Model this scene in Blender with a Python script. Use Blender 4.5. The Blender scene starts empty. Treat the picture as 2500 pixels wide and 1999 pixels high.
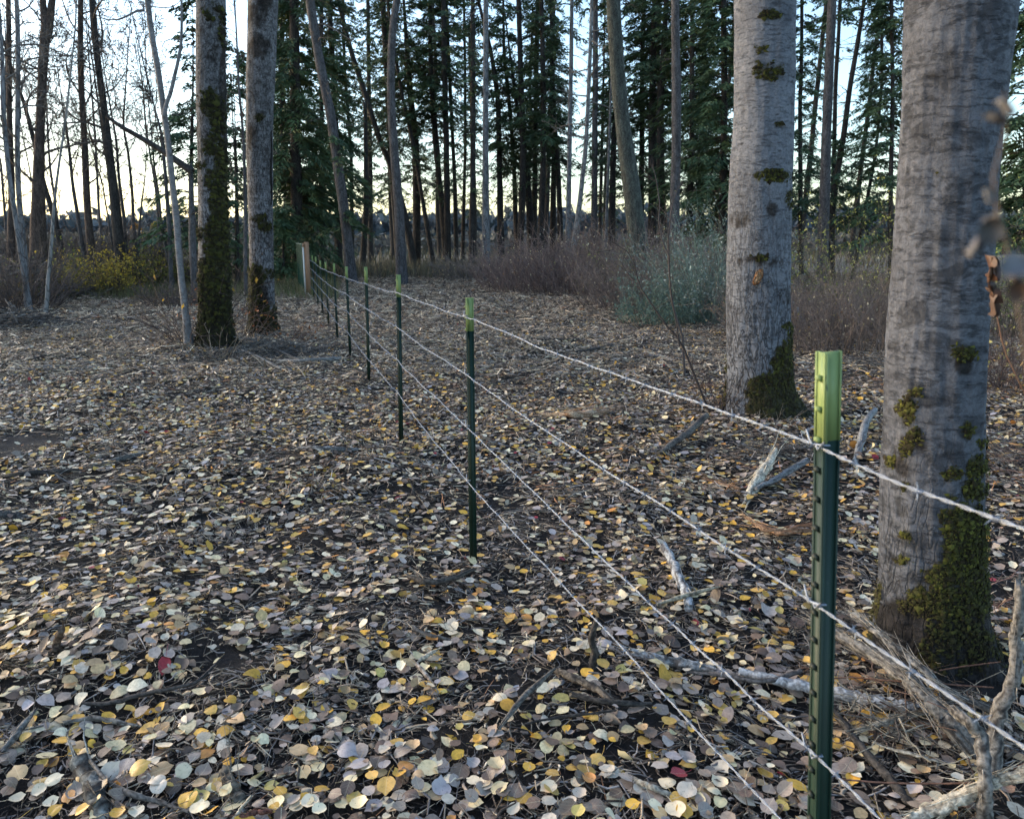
import bpy, math, random
import numpy as np

# ------------------------------------------------------------------ camera, sky, sun, exposure
SC = bpy.context.scene
COL = SC.collection
F, CX, CY = 1900.0, 1250.0, 999.5            # focal length and centre of the 2500 x 1999 photograph
TH = math.atan((CY - 585.0) / F)             # the camera looks down by about 12 degrees
EYE = 1.67
cam = bpy.data.cameras.new('camera')
cam.sensor_width = 36.0
cam.lens = 36.0 * F / 2500.0
cam.clip_start = 0.02
cam.clip_end = 3000.0
cam.dof.use_dof = True
cam.dof.focus_distance = 4.2
cam.dof.aperture_fstop = 6.0
camo = bpy.data.objects.new('camera', cam)
COL.objects.link(camo)
camo.location = (0, 0, EYE)
camo.rotation_euler = (math.radians(90) - TH, 0, 0)
SC.camera = camo

SUN_EL, SUN_ROT = math.radians(12.0), math.radians(291.0)
world = bpy.data.worlds.new('World')
SC.world = world
world.use_nodes = True
wn, wl = world.node_tree.nodes, world.node_tree.links
for n in list(wn): wn.remove(n)
wo = wn.new('ShaderNodeOutputWorld'); bg = wn.new('ShaderNodeBackground')
sky = wn.new('ShaderNodeTexSky'); sky.sky_type = 'NISHITA'; sky.sun_disc = False
sky.sun_elevation = SUN_EL; sky.sun_rotation = SUN_ROT
sky.air_density = 1.0; sky.dust_density = 1.4; sky.ozone_density = 2.0
wl.new(sky.outputs[0], bg.inputs[0]); bg.inputs[1].default_value = 0.12
wl.new(bg.outputs[0], wo.inputs[0])
sl = bpy.data.lights.new('sun', 'SUN'); sl.energy = 0.6; sl.angle = math.radians(75); sl.color = (1, .90, .78)
so = bpy.data.objects.new('sun', sl); COL.objects.link(so)
so.rotation_euler = (math.radians(90) - SUN_EL, 0, math.pi - SUN_ROT)
SC.view_settings.view_transform = 'Standard'; SC.view_settings.look = 'None'
SC.view_settings.gamma = 1.0; SC.view_settings.use_curve_mapping = False
SC.view_settings.exposure = 2.25
SC.cycles.max_bounces = 5; SC.cycles.diffuse_bounces = 3; SC.cycles.glossy_bounces = 2
SC.cycles.use_denoising = True

# ------------------------------------------------------------------ helpers
def ray(u, v):
    a = CY - v
    return np.array([u - CX, F * math.cos(TH) + a * math.sin(TH), -F * math.sin(TH) + a * math.cos(TH)])
def at_depth(u, v, D):
    r = ray(u, v)
    return np.array([D * r[0] / r[1], D, EYE + D * r[2] / r[1]])
def project(P):
    P = np.asarray(P, float); x = P[..., 0]; y = P[..., 1]; z = P[..., 2] - EYE
    d = y * math.cos(TH) - z * math.sin(TH); h = y * math.sin(TH) + z * math.cos(TH)
    d = np.where(d > .05, d, .05)
    return CX + F * x / d, CY - F * h / d
def hsh(ix, iy, iz):
    n = (ix.astype(np.int64) * 374761393 + iy.astype(np.int64) * 668265263 + iz.astype(np.int64) * 2147483647 * 3) & 0xffffffff
    n = ((n ^ (n >> 13)) * 1274126177) & 0xffffffff
    n = (n ^ (n >> 16)) & 0xffffffff
    n = (n * 2246822519) & 0xffffffff
    return ((n ^ (n >> 15)) & 0xffff) / 65535.0
def noise(x, y, z=0.0):
    x, y, z = np.broadcast_arrays(np.asarray(x, float), np.asarray(y, float), np.asarray(z, float))
    ix, iy, iz = np.floor(x), np.floor(y), np.floor(z)
    fx, fy, fz = x - ix, y - iy, z - iz
    fx = fx * fx * (3 - 2 * fx); fy = fy * fy * (3 - 2 * fy); fz = fz * fz * (3 - 2 * fz)
    def c(a, b, d): return hsh(ix + a, iy + b, iz + d)
    l = lambda p, q, t: p + (q - p) * t
    return l(l(l(c(0,0,0), c(1,0,0), fx), l(c(0,1,0), c(1,1,0), fx), fy),
             l(l(c(0,0,1), c(1,0,1), fx), l(c(0,1,1), c(1,1,1), fx), fy), fz)
GY = [-10, 0, 3.75, 6.2, 9, 11.6, 14, 17, 21, 26, 38, 60, 120, 400]
GZ = [0, .02, .045, .045, .01, -.06, -.09, -.15, -.13, -.05, .0, .25, .3, .3]
MOUNDS = []                                  # (x, y, height, radius): litter heaped round trunks
def g(x, y):
    x = np.asarray(x, float); y = np.asarray(y, float)
    h = np.interp(y, GY, GZ)
    near = np.clip(1.2 - y / 45.0, .25, 1)
    h = h + near * (.11 * (noise(x * .7 + 9, y * .7) - .5) + .07 * (noise(x * 2.1, y * 2.1, 5) - .5) + .035 * (noise(x * 6, y * 6, 3) - .5))
    for mx, my, mh, mr in MOUNDS:
        h = h + mh * np.exp(-((x - mx) ** 2 + (y - my) ** 2) / mr ** 2)
    return h
def on_ground(u, v, lift=0.0):
    r = ray(u, v); t = 0.3
    lo, hi = .3, None
    for D in np.geomspace(.5, 120, 240):
        p = at_depth(u, v, D)
        if p[2] < float(g(p[0], p[1])) + lift: hi = D; break
        lo = D
    if hi is None: return at_depth(u, v, 60)
    for _ in range(25):
        m = .5 * (lo + hi); p = at_depth(u, v, m)
        if p[2] < float(g(p[0], p[1])) + lift: hi = m
        else: lo = m
    return at_depth(u, v, hi)

CROPS = {'s': (0, 0, 1), 'a': (0, 0, 1.915), 'b': (650, 0, 2.463), 'c': (1200, 0, 2.463), 'd': (1750, 0, 1.916),
         'v': (0, 0, .8624), 'e': (0, 450, 3.832), 'f': (600, 550, 2.652), 'g': (1200, 550, 2.155), 'h': (1800, 1400, 2.878),
         'i': (1850, 800, 2.463), 'j': (1400, 1200, 2.158), 'k': (0, 1400, 2.695), 'm': (700, 1400, 2.695), 'n': (1150, 400, 3.08),
         'o': (0, 850, 2.6525), 'p': (400, 550, 4.31), 'q': (2250, 100, 2.156)}
def px(c, x, y):
    ox, oy, s = CROPS[c]; return ox + x / s, oy + y / s

def new_mesh(name, V, faces, mats=None, col=None, smooth=False, attrs=None, midx=None):
    """faces: list of (M,k) int arrays"""
    me = bpy.data.meshes.new(name)
    V = np.asarray(V, np.float32)
    faces = [np.asarray(f, np.int32) for f in faces if len(f)]
    tot = sum(f.size for f in faces); n = sum(len(f) for f in faces)
    me.vertices.add(len(V)); me.vertices.foreach_set('co', V.ravel())
    me.loops.add(tot); me.loops.foreach_set('vertex_index', np.concatenate([f.ravel() for f in faces]))
    me.polygons.add(n)
    sizes = np.concatenate([np.full(len(f), f.shape[1], np.int32) for f in faces])
    starts = np.concatenate([[0], np.cumsum(sizes)[:-1]]).astype(np.int32)
    me.polygons.foreach_set('loop_start', starts)
    if smooth is not False: me.polygons.foreach_set('use_smooth', np.ones(n, bool))
    if midx is not None: me.polygons.foreach_set('material_index', np.asarray(midx, np.int32))
    if col is not None:
        a = me.color_attributes.new('Col', 'FLOAT_COLOR', 'POINT')
        c = np.ones((len(V), 4), np.float32); c[:, :3] = col
        a.data.foreach_set('color', c.ravel())
    for k, w in (attrs or {}).items():
        a = me.attributes.new(k, 'FLOAT', 'POINT'); a.data.foreach_set('value', np.asarray(w, np.float32))
    for m in (mats if isinstance(mats, (list, tuple)) else [mats]):
        if m is not None: me.materials.append(m)
    me.update(calc_edges=True)
    return me
def link(name, me, parent=None, loc=None, kind=None, label=None, cat=None, group=None):
    o = bpy.data.objects.new(name, me); COL.objects.link(o)
    if parent is not None: o.parent = parent
    if loc is not None: o.location = loc
    if kind: o['kind'] = kind
    if label: o['label'] = label
    if cat: o['category'] = cat
    if group: o['group'] = group
    return o
def thing(name, loc, label, cat, group=None, rz=0.0):
    o = link(name, None, None, tuple(loc), None, label, cat, group)
    o.rotation_euler = (0, 0, rz); o.empty_display_size = .1
    return o

class Geo:
    """collects vertices, faces and colours, then becomes one mesh"""
    def __init__(s): s.V = []; s.F3 = []; s.F4 = []; s.C = []; s.n = 0
    def add(s, V, F, C=(1, 1, 1)):
        V = np.asarray(V, float).reshape(-1, 3); F = np.asarray(F, int)
        (s.F3 if F.shape[1] == 3 else s.F4).append(F + s.n)
        s.V.append(V); C = np.asarray(C, float)
        s.C.append(np.broadcast_to(C, V.shape) if C.ndim == 1 else C); s.n += len(V)
    def mesh(s, name, mat, base=(0, 0, 0), smooth=False):
        V = np.concatenate(s.V) - np.asarray(base)
        return new_mesh(name, V, [np.concatenate(f) for f in (s.F3, s.F4) if f], mat, np.concatenate(s.C), smooth)

def tubes(P, R, sides=4, C=None, twist=None, caps=True):
    """P (M,N,3) polylines, R (M,N) radii -> V, quads, colours"""
    P = np.asarray(P, float); R = np.asarray(R, float); M, N, _ = P.shape
    T = np.gradient(P, axis=1); T /= np.linalg.norm(T, axis=2, keepdims=True) + 1e-9
    up = np.where(np.abs(T[:, :1, 2:3]) > .8, np.array([1., 0, 0]), np.array([0, 0, 1.]))
    up = np.broadcast_to(up, T.shape)
    A = np.cross(T, up); A /= np.linalg.norm(A, axis=2, keepdims=True) + 1e-9
    B = np.cross(T, A)
    th = np.arange(sides) / sides * 2 * math.pi
    ring = A[:, :, None, :] * np.cos(th)[None, None, :, None] + B[:, :, None, :] * np.sin(th)[None, None, :, None]
    V = P[:, :, None, :] + ring * R[:, :, None, None]
    idx = np.arange(M * N * sides).reshape(M, N, sides)
    a = idx[:, :-1, :]; b = idx[:, 1:, :]; a2 = np.roll(a, -1, 2); b2 = np.roll(b, -1, 2)
    Fq = np.stack([a, b, b2, a2], -1).reshape(-1, 4)
    if caps and sides == 4:
        Fq = np.concatenate([Fq, idx[:, 0, ::1], idx[:, -1, ::-1]])
    Cc = None
    if C is not None:
        C = np.asarray(C, float)
        if C.ndim == 1: C = np.broadcast_to(C, (M, 3))
        Cc = np.repeat(C, N * sides, axis=0)
    return V.reshape(-1, 3), Fq, Cc
def box(c, s):
    x, y, z = c; a, b, d = (q / 2 for q in s)
    V = [(x + i * a, y + j * b, z + k * d) for k in (-1, 1) for j in (-1, 1) for i in (-1, 1)]
    return V, [(0, 2, 3, 1), (4, 5, 7, 6), (0, 1, 5, 4), (2, 6, 7, 3), (0, 4, 6, 2), (1, 3, 7, 5)]

# ------------------------------------------------------------------ materials
def mat(name):
    m = bpy.data.materials.new(name); m.use_nodes = True
    nt = m.node_tree; b = nt.nodes['Principled BSDF']
    b.inputs['Specular IOR Level'].default_value = .25
    return m, nt.nodes, nt.links, b
def nd(N, t, **kw):
    n = N.new(t)
    for k, v in kw.items(): setattr(n, k, v)
    return n
def ramp(N, L, src, stops):
    r = N.new('ShaderNodeValToRGB'); e = r.color_ramp.elements
    while len(e) > 1: e.remove(e[-1])
    e[0].position = stops[0][0]; e[0].color = (*stops[0][1], 1) if len(stops[0][1]) == 3 else stops[0][1]
    for p, c in stops[1:]:
        q = e.new(p); q.color = (*c, 1)
    L.new(src, r.inputs[0]); return r.outputs[0]
def G3(v): return (v, v, v)
def tex(N, L, kind, scale, stretch=(1, 1, 1), detail=4, rough=.6, coord='Object', dist=0.0, feature=None):
    tc = N.new('ShaderNodeTexCoord'); mp = N.new('ShaderNodeMapping'); mp.inputs['Scale'].default_value = stretch
    L.new(tc.outputs[coord], mp.inputs[0])
    if kind == 'noise':
        t = N.new('ShaderNodeTexNoise'); t.inputs['Detail'].default_value = detail; t.inputs['Roughness'].default_value = rough
        t.inputs['Distortion'].default_value = dist
    else:
        t = N.new('ShaderNodeTexVoronoi')
        if feature: t.feature = feature
    t.inputs['Scale'].default_value = scale
    if kind != 'noise' and dist:
        n2 = N.new('ShaderNodeTexNoise'); n2.inputs['Scale'].default_value = scale * .6; n2.inputs['Detail'].default_value = 3
        L.new(mp.outputs[0], n2.inputs[0])
        ma = N.new('ShaderNodeVectorMath'); ma.operation = 'MULTIPLY_ADD'
        L.new(n2.outputs['Color'], ma.inputs[0]); ma.inputs[1].default_value = (dist,) * 3; L.new(mp.outputs[0], ma.inputs[2])
        L.new(ma.outputs[0], t.inputs[0])
    else:
        L.new(mp.outputs[0], t.inputs[0])
    return t.outputs[0]
def mixc(N, L, fac, a, b, mode='MIX'):
    m = N.new('ShaderNodeMix'); m.data_type = 'RGBA'; m.blend_type = mode
    for s, v in ((0, fac), (6, a), (7, b)):
        if isinstance(v, (int, float)): m.inputs[s].default_value = v
        elif isinstance(v, tuple): m.inputs[s].default_value = (*v, 1)
        else: L.new(v, m.inputs[s])
    return m.outputs[2]
def math_(N, L, op, a, b):
    m = N.new('ShaderNodeMath'); m.operation = op
    for i, v in enumerate((a, b)):
        if isinstance(v, (int, float)): m.inputs[i].default_value = v
        else: L.new(v, m.inputs[i])
    return m.outputs[0]
def bump(N, L, b, h, strength=.5, dist=.01):
    n = N.new('ShaderNodeBump'); n.inputs['Strength'].default_value = strength; n.inputs['Distance'].default_value = dist
    L.new(h, n.inputs['Height']); L.new(n.outputs[0], b.inputs['Normal'])

def vcol_mat(name, rough=.7, var=.35, scale=60, spec=.25, trans=0.0, stretch=(1, 1, 1), bmp=.0):
    m, N, L, b = mat(name)
    a = nd(N, 'ShaderNodeVertexColor', layer_name='Col')
    t = tex(N, L, 'noise', scale, stretch, 3)
    k = ramp(N, L, t, [(.3, G3(1 - var)), (.7, G3(1 + var * .3))])
    c = mixc(N, L, 1.0, a.outputs[0], k, 'MULTIPLY')
    L.new(c, b.inputs['Base Color']); b.inputs['Roughness'].default_value = rough
    b.inputs['Specular IOR Level'].default_value = spec
    if bmp: bump(N, L, b, t, bmp, .004)
    if trans:
        tr = N.new('ShaderNodeBsdfTranslucent'); L.new(c, tr.inputs[0])
        mx = N.new('ShaderNodeMixShader'); mx.inputs[0].default_value = trans
        out = N['Material Output'] if 'Material Output' in N else None
        L.new(b.outputs[0], mx.inputs[1]); L.new(tr.outputs[0], mx.inputs[2]); L.new(mx.outputs[0], out.inputs[0])
    return m
M_LITTER = vcol_mat('leaf_litter', .55, .35, 90, .35)
M_CHIPS = vcol_mat('wood_chips', .8, .5, 70)
M_NEEDLE = vcol_mat('needles', .7, .35, 6)
M_TWIG = vcol_mat('twigs', .85, .3, 20)
M_WOOD = vcol_mat('weathered_wood', .9, .75, 75, stretch=(1, 1, 1), bmp=1.0)
M_SHRUB = vcol_mat('shrub_leaves', .6, .3, 8, trans=.25)
M_MOSS = vcol_mat('moss', .95, .4, 120)
M_GRASS = vcol_mat('dry_grass', .8, .3, 5)

def leaf_single_mat():
    m, N, L, b = mat('fallen_leaf')
    oi = N.new('ShaderNodeObjectInfo')
    t = tex(N, L, 'noise', 40, (1, 1, 1), 4)
    k = ramp(N, L, t, [(.28, G3(.45)), (.42, G3(.9)), (.75, G3(1.1))])
    c = mixc(N, L, 1.0, oi.outputs['Color'], k, 'MULTIPLY')
    s = tex(N, L, 'voronoi', 130, (1, 1, 1))                      # rot speckles
    sp = ramp(N, L, s, [(.0, G3(.25)), (.16, G3(.4)), (.22, G3(1))])
    big = ramp(N, L, tex(N, L, 'noise', 25, (1, 1, 1), 2), [(.5, G3(0)), (.62, G3(1))])
    c2 = mixc(N, L, big, c, mixc(N, L, 1.0, c, sp, 'MULTIPLY'))
    tc = N.new('ShaderNodeTexCoord'); sx = N.new('ShaderNodeSeparateXYZ'); L.new(tc.outputs['Object'], sx.inputs[0])
    ax = math_(N, L, 'ABSOLUTE', sx.outputs[0], 0)
    # side veins slope away from the midrib
    vv = math_(N, L, 'SUBTRACT', sx.outputs[1], math_(N, L, 'MULTIPLY', ax, .9))
    vs = math_(N, L, 'PINGPONG', vv, .0055)
    vein = math_(N, L, 'LESS_THAN', vs, .0005)
    mid = math_(N, L, 'LESS_THAN', ax, .0007)
    va = math_(N, L, 'MAXIMUM', mid, math_(N, L, 'MULTIPLY', vein, .5))
    c3 = mixc(N, L, math_(N, L, 'MULTIPLY', va, .45), c2, mixc(N, L, .6, c2, (.75, .66, .42)))
    L.new(c3, b.inputs['Base Color']); b.inputs['Roughness'].default_value = .42; b.inputs['Specular IOR Level'].default_value = .4
    bump(N, L, b, t, .4, .003)
    return m
M_LEAF1 = leaf_single_mat()

def ground_mat():
    m, N, L, b = mat('mulched_soil')
    t1 = tex(N, L, 'noise', 3.0, (1, 1, 1), 8, .7)
    t2 = tex(N, L, 'noise', 22.0, (1, 1, 1), 6, .75)
    t3 = tex(N, L, 'noise', 9.0, (.6, 2.2, 1), 6, .8)
    c1 = ramp(N, L, t1, [(.3, (.010, .009, .009)), (.6, (.022, .018, .017)), (.8, (.045, .037, .031))])
    c2 = ramp(N, L, t2, [(.35, G3(.45)), (.65, G3(1.5))])
    c = mixc(N, L, 1.0, c1, c2, 'MULTIPLY')
    far = ramp(N, L, t3, [(.3, (.08, .064, .048)), (.5, (.21, .17, .125)), (.7, (.38, .31, .225))])
    tc = N.new('ShaderNodeTexCoord'); sx = N.new('ShaderNodeSeparateXYZ'); L.new(tc.outputs['Object'], sx.inputs[0])
    mr = N.new('ShaderNodeMapRange'); L.new(sx.outputs[1], mr.inputs[0]); mr.inputs[1].default_value = 9; mr.inputs[2].default_value = 24
    mr.inputs[3].default_value = 0; mr.inputs[4].default_value = .75
    c = mixc(N, L, mr.outputs[0], c, far)
    at = nd(N, 'ShaderNodeAttribute', attribute_name='black_soil')
    c = mixc(N, L, at.outputs['Fac'], c, mixc(N, L, 1.0, (.014, .015, .019), c2, 'MULTIPLY'))
    L.new(c, b.inputs['Base Color']); b.inputs['Roughness'].default_value = .95
    bump(N, L, b, t2, 1.0, .04)
    return m
M_GROUND = ground_mat()

def aspen_bark(name, light, mid, dark, seed=0.0, crackz=(0.1, 1.6), vert=1.0, blotch=0.0):
    m, N, L, b = mat(name)
    big = tex(N, L, 'noise', 3.2, (1, 1, .8), 5, .65)
    c = ramp(N, L, big, [(.3, mid), (.52, light), (.75, tuple(min(1, q * 1.15) for q in light))])
    fine = tex(N, L, 'noise', 34, (1, 1, 1.5), 7, .8)
    c = mixc(N, L, 1.0, c, ramp(N, L, fine, [(.3, G3(.4)), (.5, G3(.95)), (.7, G3(1.3))]), 'MULTIPLY')
    lent = tex(N, L, 'noise', 9.5, (1, 1, 4.5), 6, .75, dist=.15)      # wrinkles and lenticels run round the trunk
    lm = ramp(N, L, lent, [(.36, G3(1)), (.46, G3(0))])
    c = mixc(N, L, math_(N, L, 'MULTIPLY', lm, .5), c, dark)
    spots = tex(N, L, 'voronoi', 9, (1, 1, 1.8), dist=.25)
    sm = ramp(N, L, spots, [(.09, G3(1)), (.2, G3(0))])
    c = mixc(N, L, math_(N, L, 'MULTIPLY', sm, .6), c, tuple(q * .7 for q in dark))
    if blotch:
        bl_ = tex(N, L, 'noise', 7.5, (1, 1, 1.5), 5, .7, dist=.6)
        c = mixc(N, L, math_(N, L, 'MULTIPLY', ramp(N, L, bl_, [(.50, G3(0)), (.60, G3(1))]), blotch), c, tuple(q * 1.3 for q in dark))
    crack = tex(N, L, 'voronoi', 17, (1, 1, .30), dist=.30, feature='DISTANCE_TO_EDGE')
    cm = ramp(N, L, crack, [(.0, G3(1)), (.045, G3(.7)), (.11, G3(0))])
    tc = N.new('ShaderNodeTexCoord'); sx = N.new('ShaderNodeSeparateXYZ'); L.new(tc.outputs['Object'], sx.inputs[0])
    mr = N.new('ShaderNodeMapRange'); L.new(sx.outputs[2], mr.inputs[0]); mr.inputs[1].default_value = crackz[0]; mr.inputs[2].default_value = crackz[1]
    mr.inputs[3].default_value = vert; mr.inputs[4].default_value = .08
    cw = math_(N, L, 'MULTIPLY', cm, mr.outputs[0])
    c = mixc(N, L, cw, c, tuple(q * .35 for q in dark))
    at = nd(N, 'ShaderNodeAttribute', attribute_name='moss')
    mn = tex(N, L, 'noise', 38, (1, 1, 1), 4, .7)
    mc = ramp(N, L, mn, [(.3, (.012, .011, .005)), (.55, (.04, .034, .012)), (.75, (.085, .07, .02))])
    c = mixc(N, L, at.outputs['Fac'], c, mc)
    st = nd(N, 'ShaderNodeAttribute', attribute_name='stain')
    c = mixc(N, L, st.outputs['Fac'], c, mixc(N, L, 1.0, c, (.26, .22, .19), 'MULTIPLY'))
    L.new(c, b.inputs['Base Color']); b.inputs['Roughness'].default_value = .85
    h = math_(N, L, 'SUBTRACT', fine, math_(N, L, 'MULTIPLY', cw, 1.3))
    h = math_(N, L, 'SUBTRACT', h, math_(N, L, 'MULTIPLY', lm, .7))
    bump(N, L, b, h, .8, .012)
    return m
M_BARK_A = aspen_bark('pale_bark', (.155, .165, .19), (.088, .093, .11), (.028, .029, .034), crackz=(.1, 2.4), blotch=.25)
M_BARK_B = aspen_bark('grey_wrinkled_bark', (.115, .122, .143), (.060, .064, .077), (.021, .022, .026), crackz=(.2, 1.0), vert=.6, blotch=.7)
M_BARK_C = aspen_bark('mottled_bark', (.17, .172, .185), (.06, .058, .06), (.016, .014, .014), crackz=(1., 9.0), vert=1.0, blotch=.6)
M_BARK_S = aspen_bark('smooth_sapling_bark', (.20, .198, .205), (.12, .118, .12), (.04, .036, .036), crackz=(.1, 1.0), vert=.3)

def rough_bark(name, a, b_, c_, sc=9):
    m, N, L, b = mat(name)
    t = tex(N, L, 'noise', sc, (1, 1, .28), 5, .7)
    col = ramp(N, L, t, [(.3, a), (.5, b_), (.72, c_)])
    v = tex(N, L, 'voronoi', sc * 1.6, (1, 1, .3), dist=.3, feature='DISTANCE_TO_EDGE')
    col = mixc(N, L, 1.0, col, ramp(N, L, v, [(0, G3(.3)), (.12, G3(1))]), 'MULTIPLY')
    L.new(col, b.inputs['Base Color']); b.inputs['Roughness'].default_value = .95
    bump(N, L, b, t, .9, .03)
    return m
M_DARK = rough_bark('dark_conifer_bark', (.022, .020, .020), (.045, .04, .038), (.075, .066, .06))
M_MIDB = rough_bark('grey_brown_bark', (.043, .041, .042), (.085, .080, .083), (.14, .132, .134))
M_GREY = rough_bark('blue_grey_bark', (.085, .085, .09), (.15, .15, .157), (.24, .24, .245), 6)
M_PALE = rough_bark('pale_thin_bark', (.11, .11, .11), (.19, .188, .185), (.27, .265, .26), 5)
M_RED = rough_bark('reddish_bark', (.032, .026, .023), (.075, .056, .048), (.13, .096, .08))
M_LICH = rough_bark('lichened_bark', (.03, .032, .028), (.062, .067, .058), (.11, .118, .10), 11)
def flat_mat(name, c, rough=.5, metal=0.0, spec=.4, nscale=30, lo=.6, hi=1.2, stretch=(1, 1, 1)):
    m, N, L, b = mat(name)
    t = tex(N, L, 'noise', nscale, stretch, 5, .7)
    k = ramp(N, L, t, [(.3, G3(lo)), (.7, G3(hi))])
    L.new(mixc(N, L, 1.0, c, k, 'MULTIPLY'), b.inputs['Base Color'])
    b.inputs['Roughness'].default_value = rough; b.inputs['Metallic'].default_value = metal
    b.inputs['Specular IOR Level'].default_value = spec
    bump(N, L, b, t, .15, .002)
    return m
def post_paint():
    m, N, L, b = mat('dark_green_paint')
    t = tex(N, L, 'noise', 22, (1, 1, .25), 5, .7)
    c = ramp(N, L, t, [(.3, (.0030, .016, .0105)), (.7, (.0055, .027, .0175))])
    sc = tex(N, L, 'noise', 70, (1, 1, .35), 5, .85)
    c = mixc(N, L, math_(N, L, 'MULTIPLY', ramp(N, L, sc, [(.63, G3(0)), (.68, G3(1))]), .7), c, (.075, .085, .075))
    ru = tex(N, L, 'noise', 34, (1, 1, .6), 5, .8)
    c = mixc(N, L, math_(N, L, 'MULTIPLY', ramp(N, L, ru, [(.66, G3(0)), (.72, G3(1))]), .6), c, (.07, .03, .014))
    tc = N.new('ShaderNodeTexCoord'); sx = N.new('ShaderNodeSeparateXYZ'); L.new(tc.outputs['Object'], sx.inputs[0])
    mr = N.new('ShaderNodeMapRange'); L.new(sx.outputs[2], mr.inputs[0]); mr.inputs[1].default_value = .0; mr.inputs[2].default_value = .16; mr.inputs[3].default_value = .8; mr.inputs[4].default_value = 0
    c = mixc(N, L, math_(N, L, 'MULTIPLY', mr.outputs[0], ramp(N, L, t, [(.35, G3(.3)), (.6, G3(1))])), c, (.035, .027, .02))
    L.new(c, b.inputs['Base Color']); b.inputs['Roughness'].default_value = .55; b.inputs['Specular IOR Level'].default_value = .35
    bump(N, L, b, sc, .25, .0015)
    return m
M_GREEN = post_paint(); M_OLDGREEN = flat_mat('dark_green_paint', (.004, .022, .0145), .42, 0, .4, 25, .7, 1.25, (1, 1, .3))
M_GALV = flat_mat('galvanised_wire', (.24, .275, .34), .42, .6, .6, 60, .7, 1.15)
M_LUMBER = flat_mat('raw_lumber', (.30, .17, .10), .8, 0, .2, 14, .6, 1.2, (1, 1, .15))
M_WHITEW = flat_mat('white_board', (.62, .60, .56), .6, 0, .3, 12, .7, 1.1, (1, 1, .3))
def lime_mat():
    m, N, L, b = mat('lime_painted_tip')
    t = tex(N, L, 'noise', 30, (1, 1, .35), 5, .7)
    c = ramp(N, L, t, [(.3, (.17, .235, .085)), (.7, (.235, .30, .12))])
    ch = tex(N, L, 'noise', 55, (1, 1, .12), 4, .8)
    c = mixc(N, L, ramp(N, L, ch, [(.66, G3(0)), (.70, G3(1))]), c, (.02, .05, .03))
    L.new(c, b.inputs['Base Color']); b.inputs['Roughness'].default_value = .45
    return m
M_LIME = lime_mat()
# ------------------------------------------------------------------ the ground
rng = np.random.default_rng(7)
TREE_A = on_ground(1875, 1035); TREE_B = on_ground(2292, 1660)
TREE_L = on_ground(521, 868); TREE_M = on_ground(640, 826)
for (p, hh, rr) in ((TREE_A, .10, .55), (TREE_B, .09, .45), (TREE_L, .16, .8), (TREE_M, .1, .7)):
    MOUNDS.append((p[0], p[1], hh, rr))
DARK_PATCH = on_ground(18, 1085)
def build_ground():
    ys = np.concatenate([np.linspace(-12, .5, 12), np.geomspace(.7, 9, 230)[0:], np.geomspace(9.1, 60, 120), np.geomspace(63, 900, 30)])
    s = np.linspace(-1, 1, 221)
    Y, S = np.meshgrid(ys, s, indexing='ij')
    X = np.sign(S) * (np.abs(S) ** 1.25) * (4.5 + 1.0 * np.clip(Y, 0, None))
    Z = g(X, Y)
    V = np.stack([X, Y, Z], -1).reshape(-1, 3)
    i = np.arange(V.shape[0]).reshape(X.shape)
    Fq = np.stack([i[:-1, :-1], i[:-1, 1:], i[1:, 1:], i[1:, :-1]], -1).reshape(-1, 4)
    dd = ((V[:, 0] - DARK_PATCH[0]) / .5) ** 2 + ((V[:, 1] - DARK_PATCH[1]) / .6) ** 2 + 1.0 * (noise(V[:, 0] * 4, V[:, 1] * 4, 2) - .5)
    return link('ground', new_mesh('ground', V, [Fq], M_GROUND, smooth=True, attrs={'black_soil': np.clip((1.25 - dd) * 3, 0, 1)}), kind='structure', label='dark mulched woodland ground strewn with leaves')
GROUND = build_ground()

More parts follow.
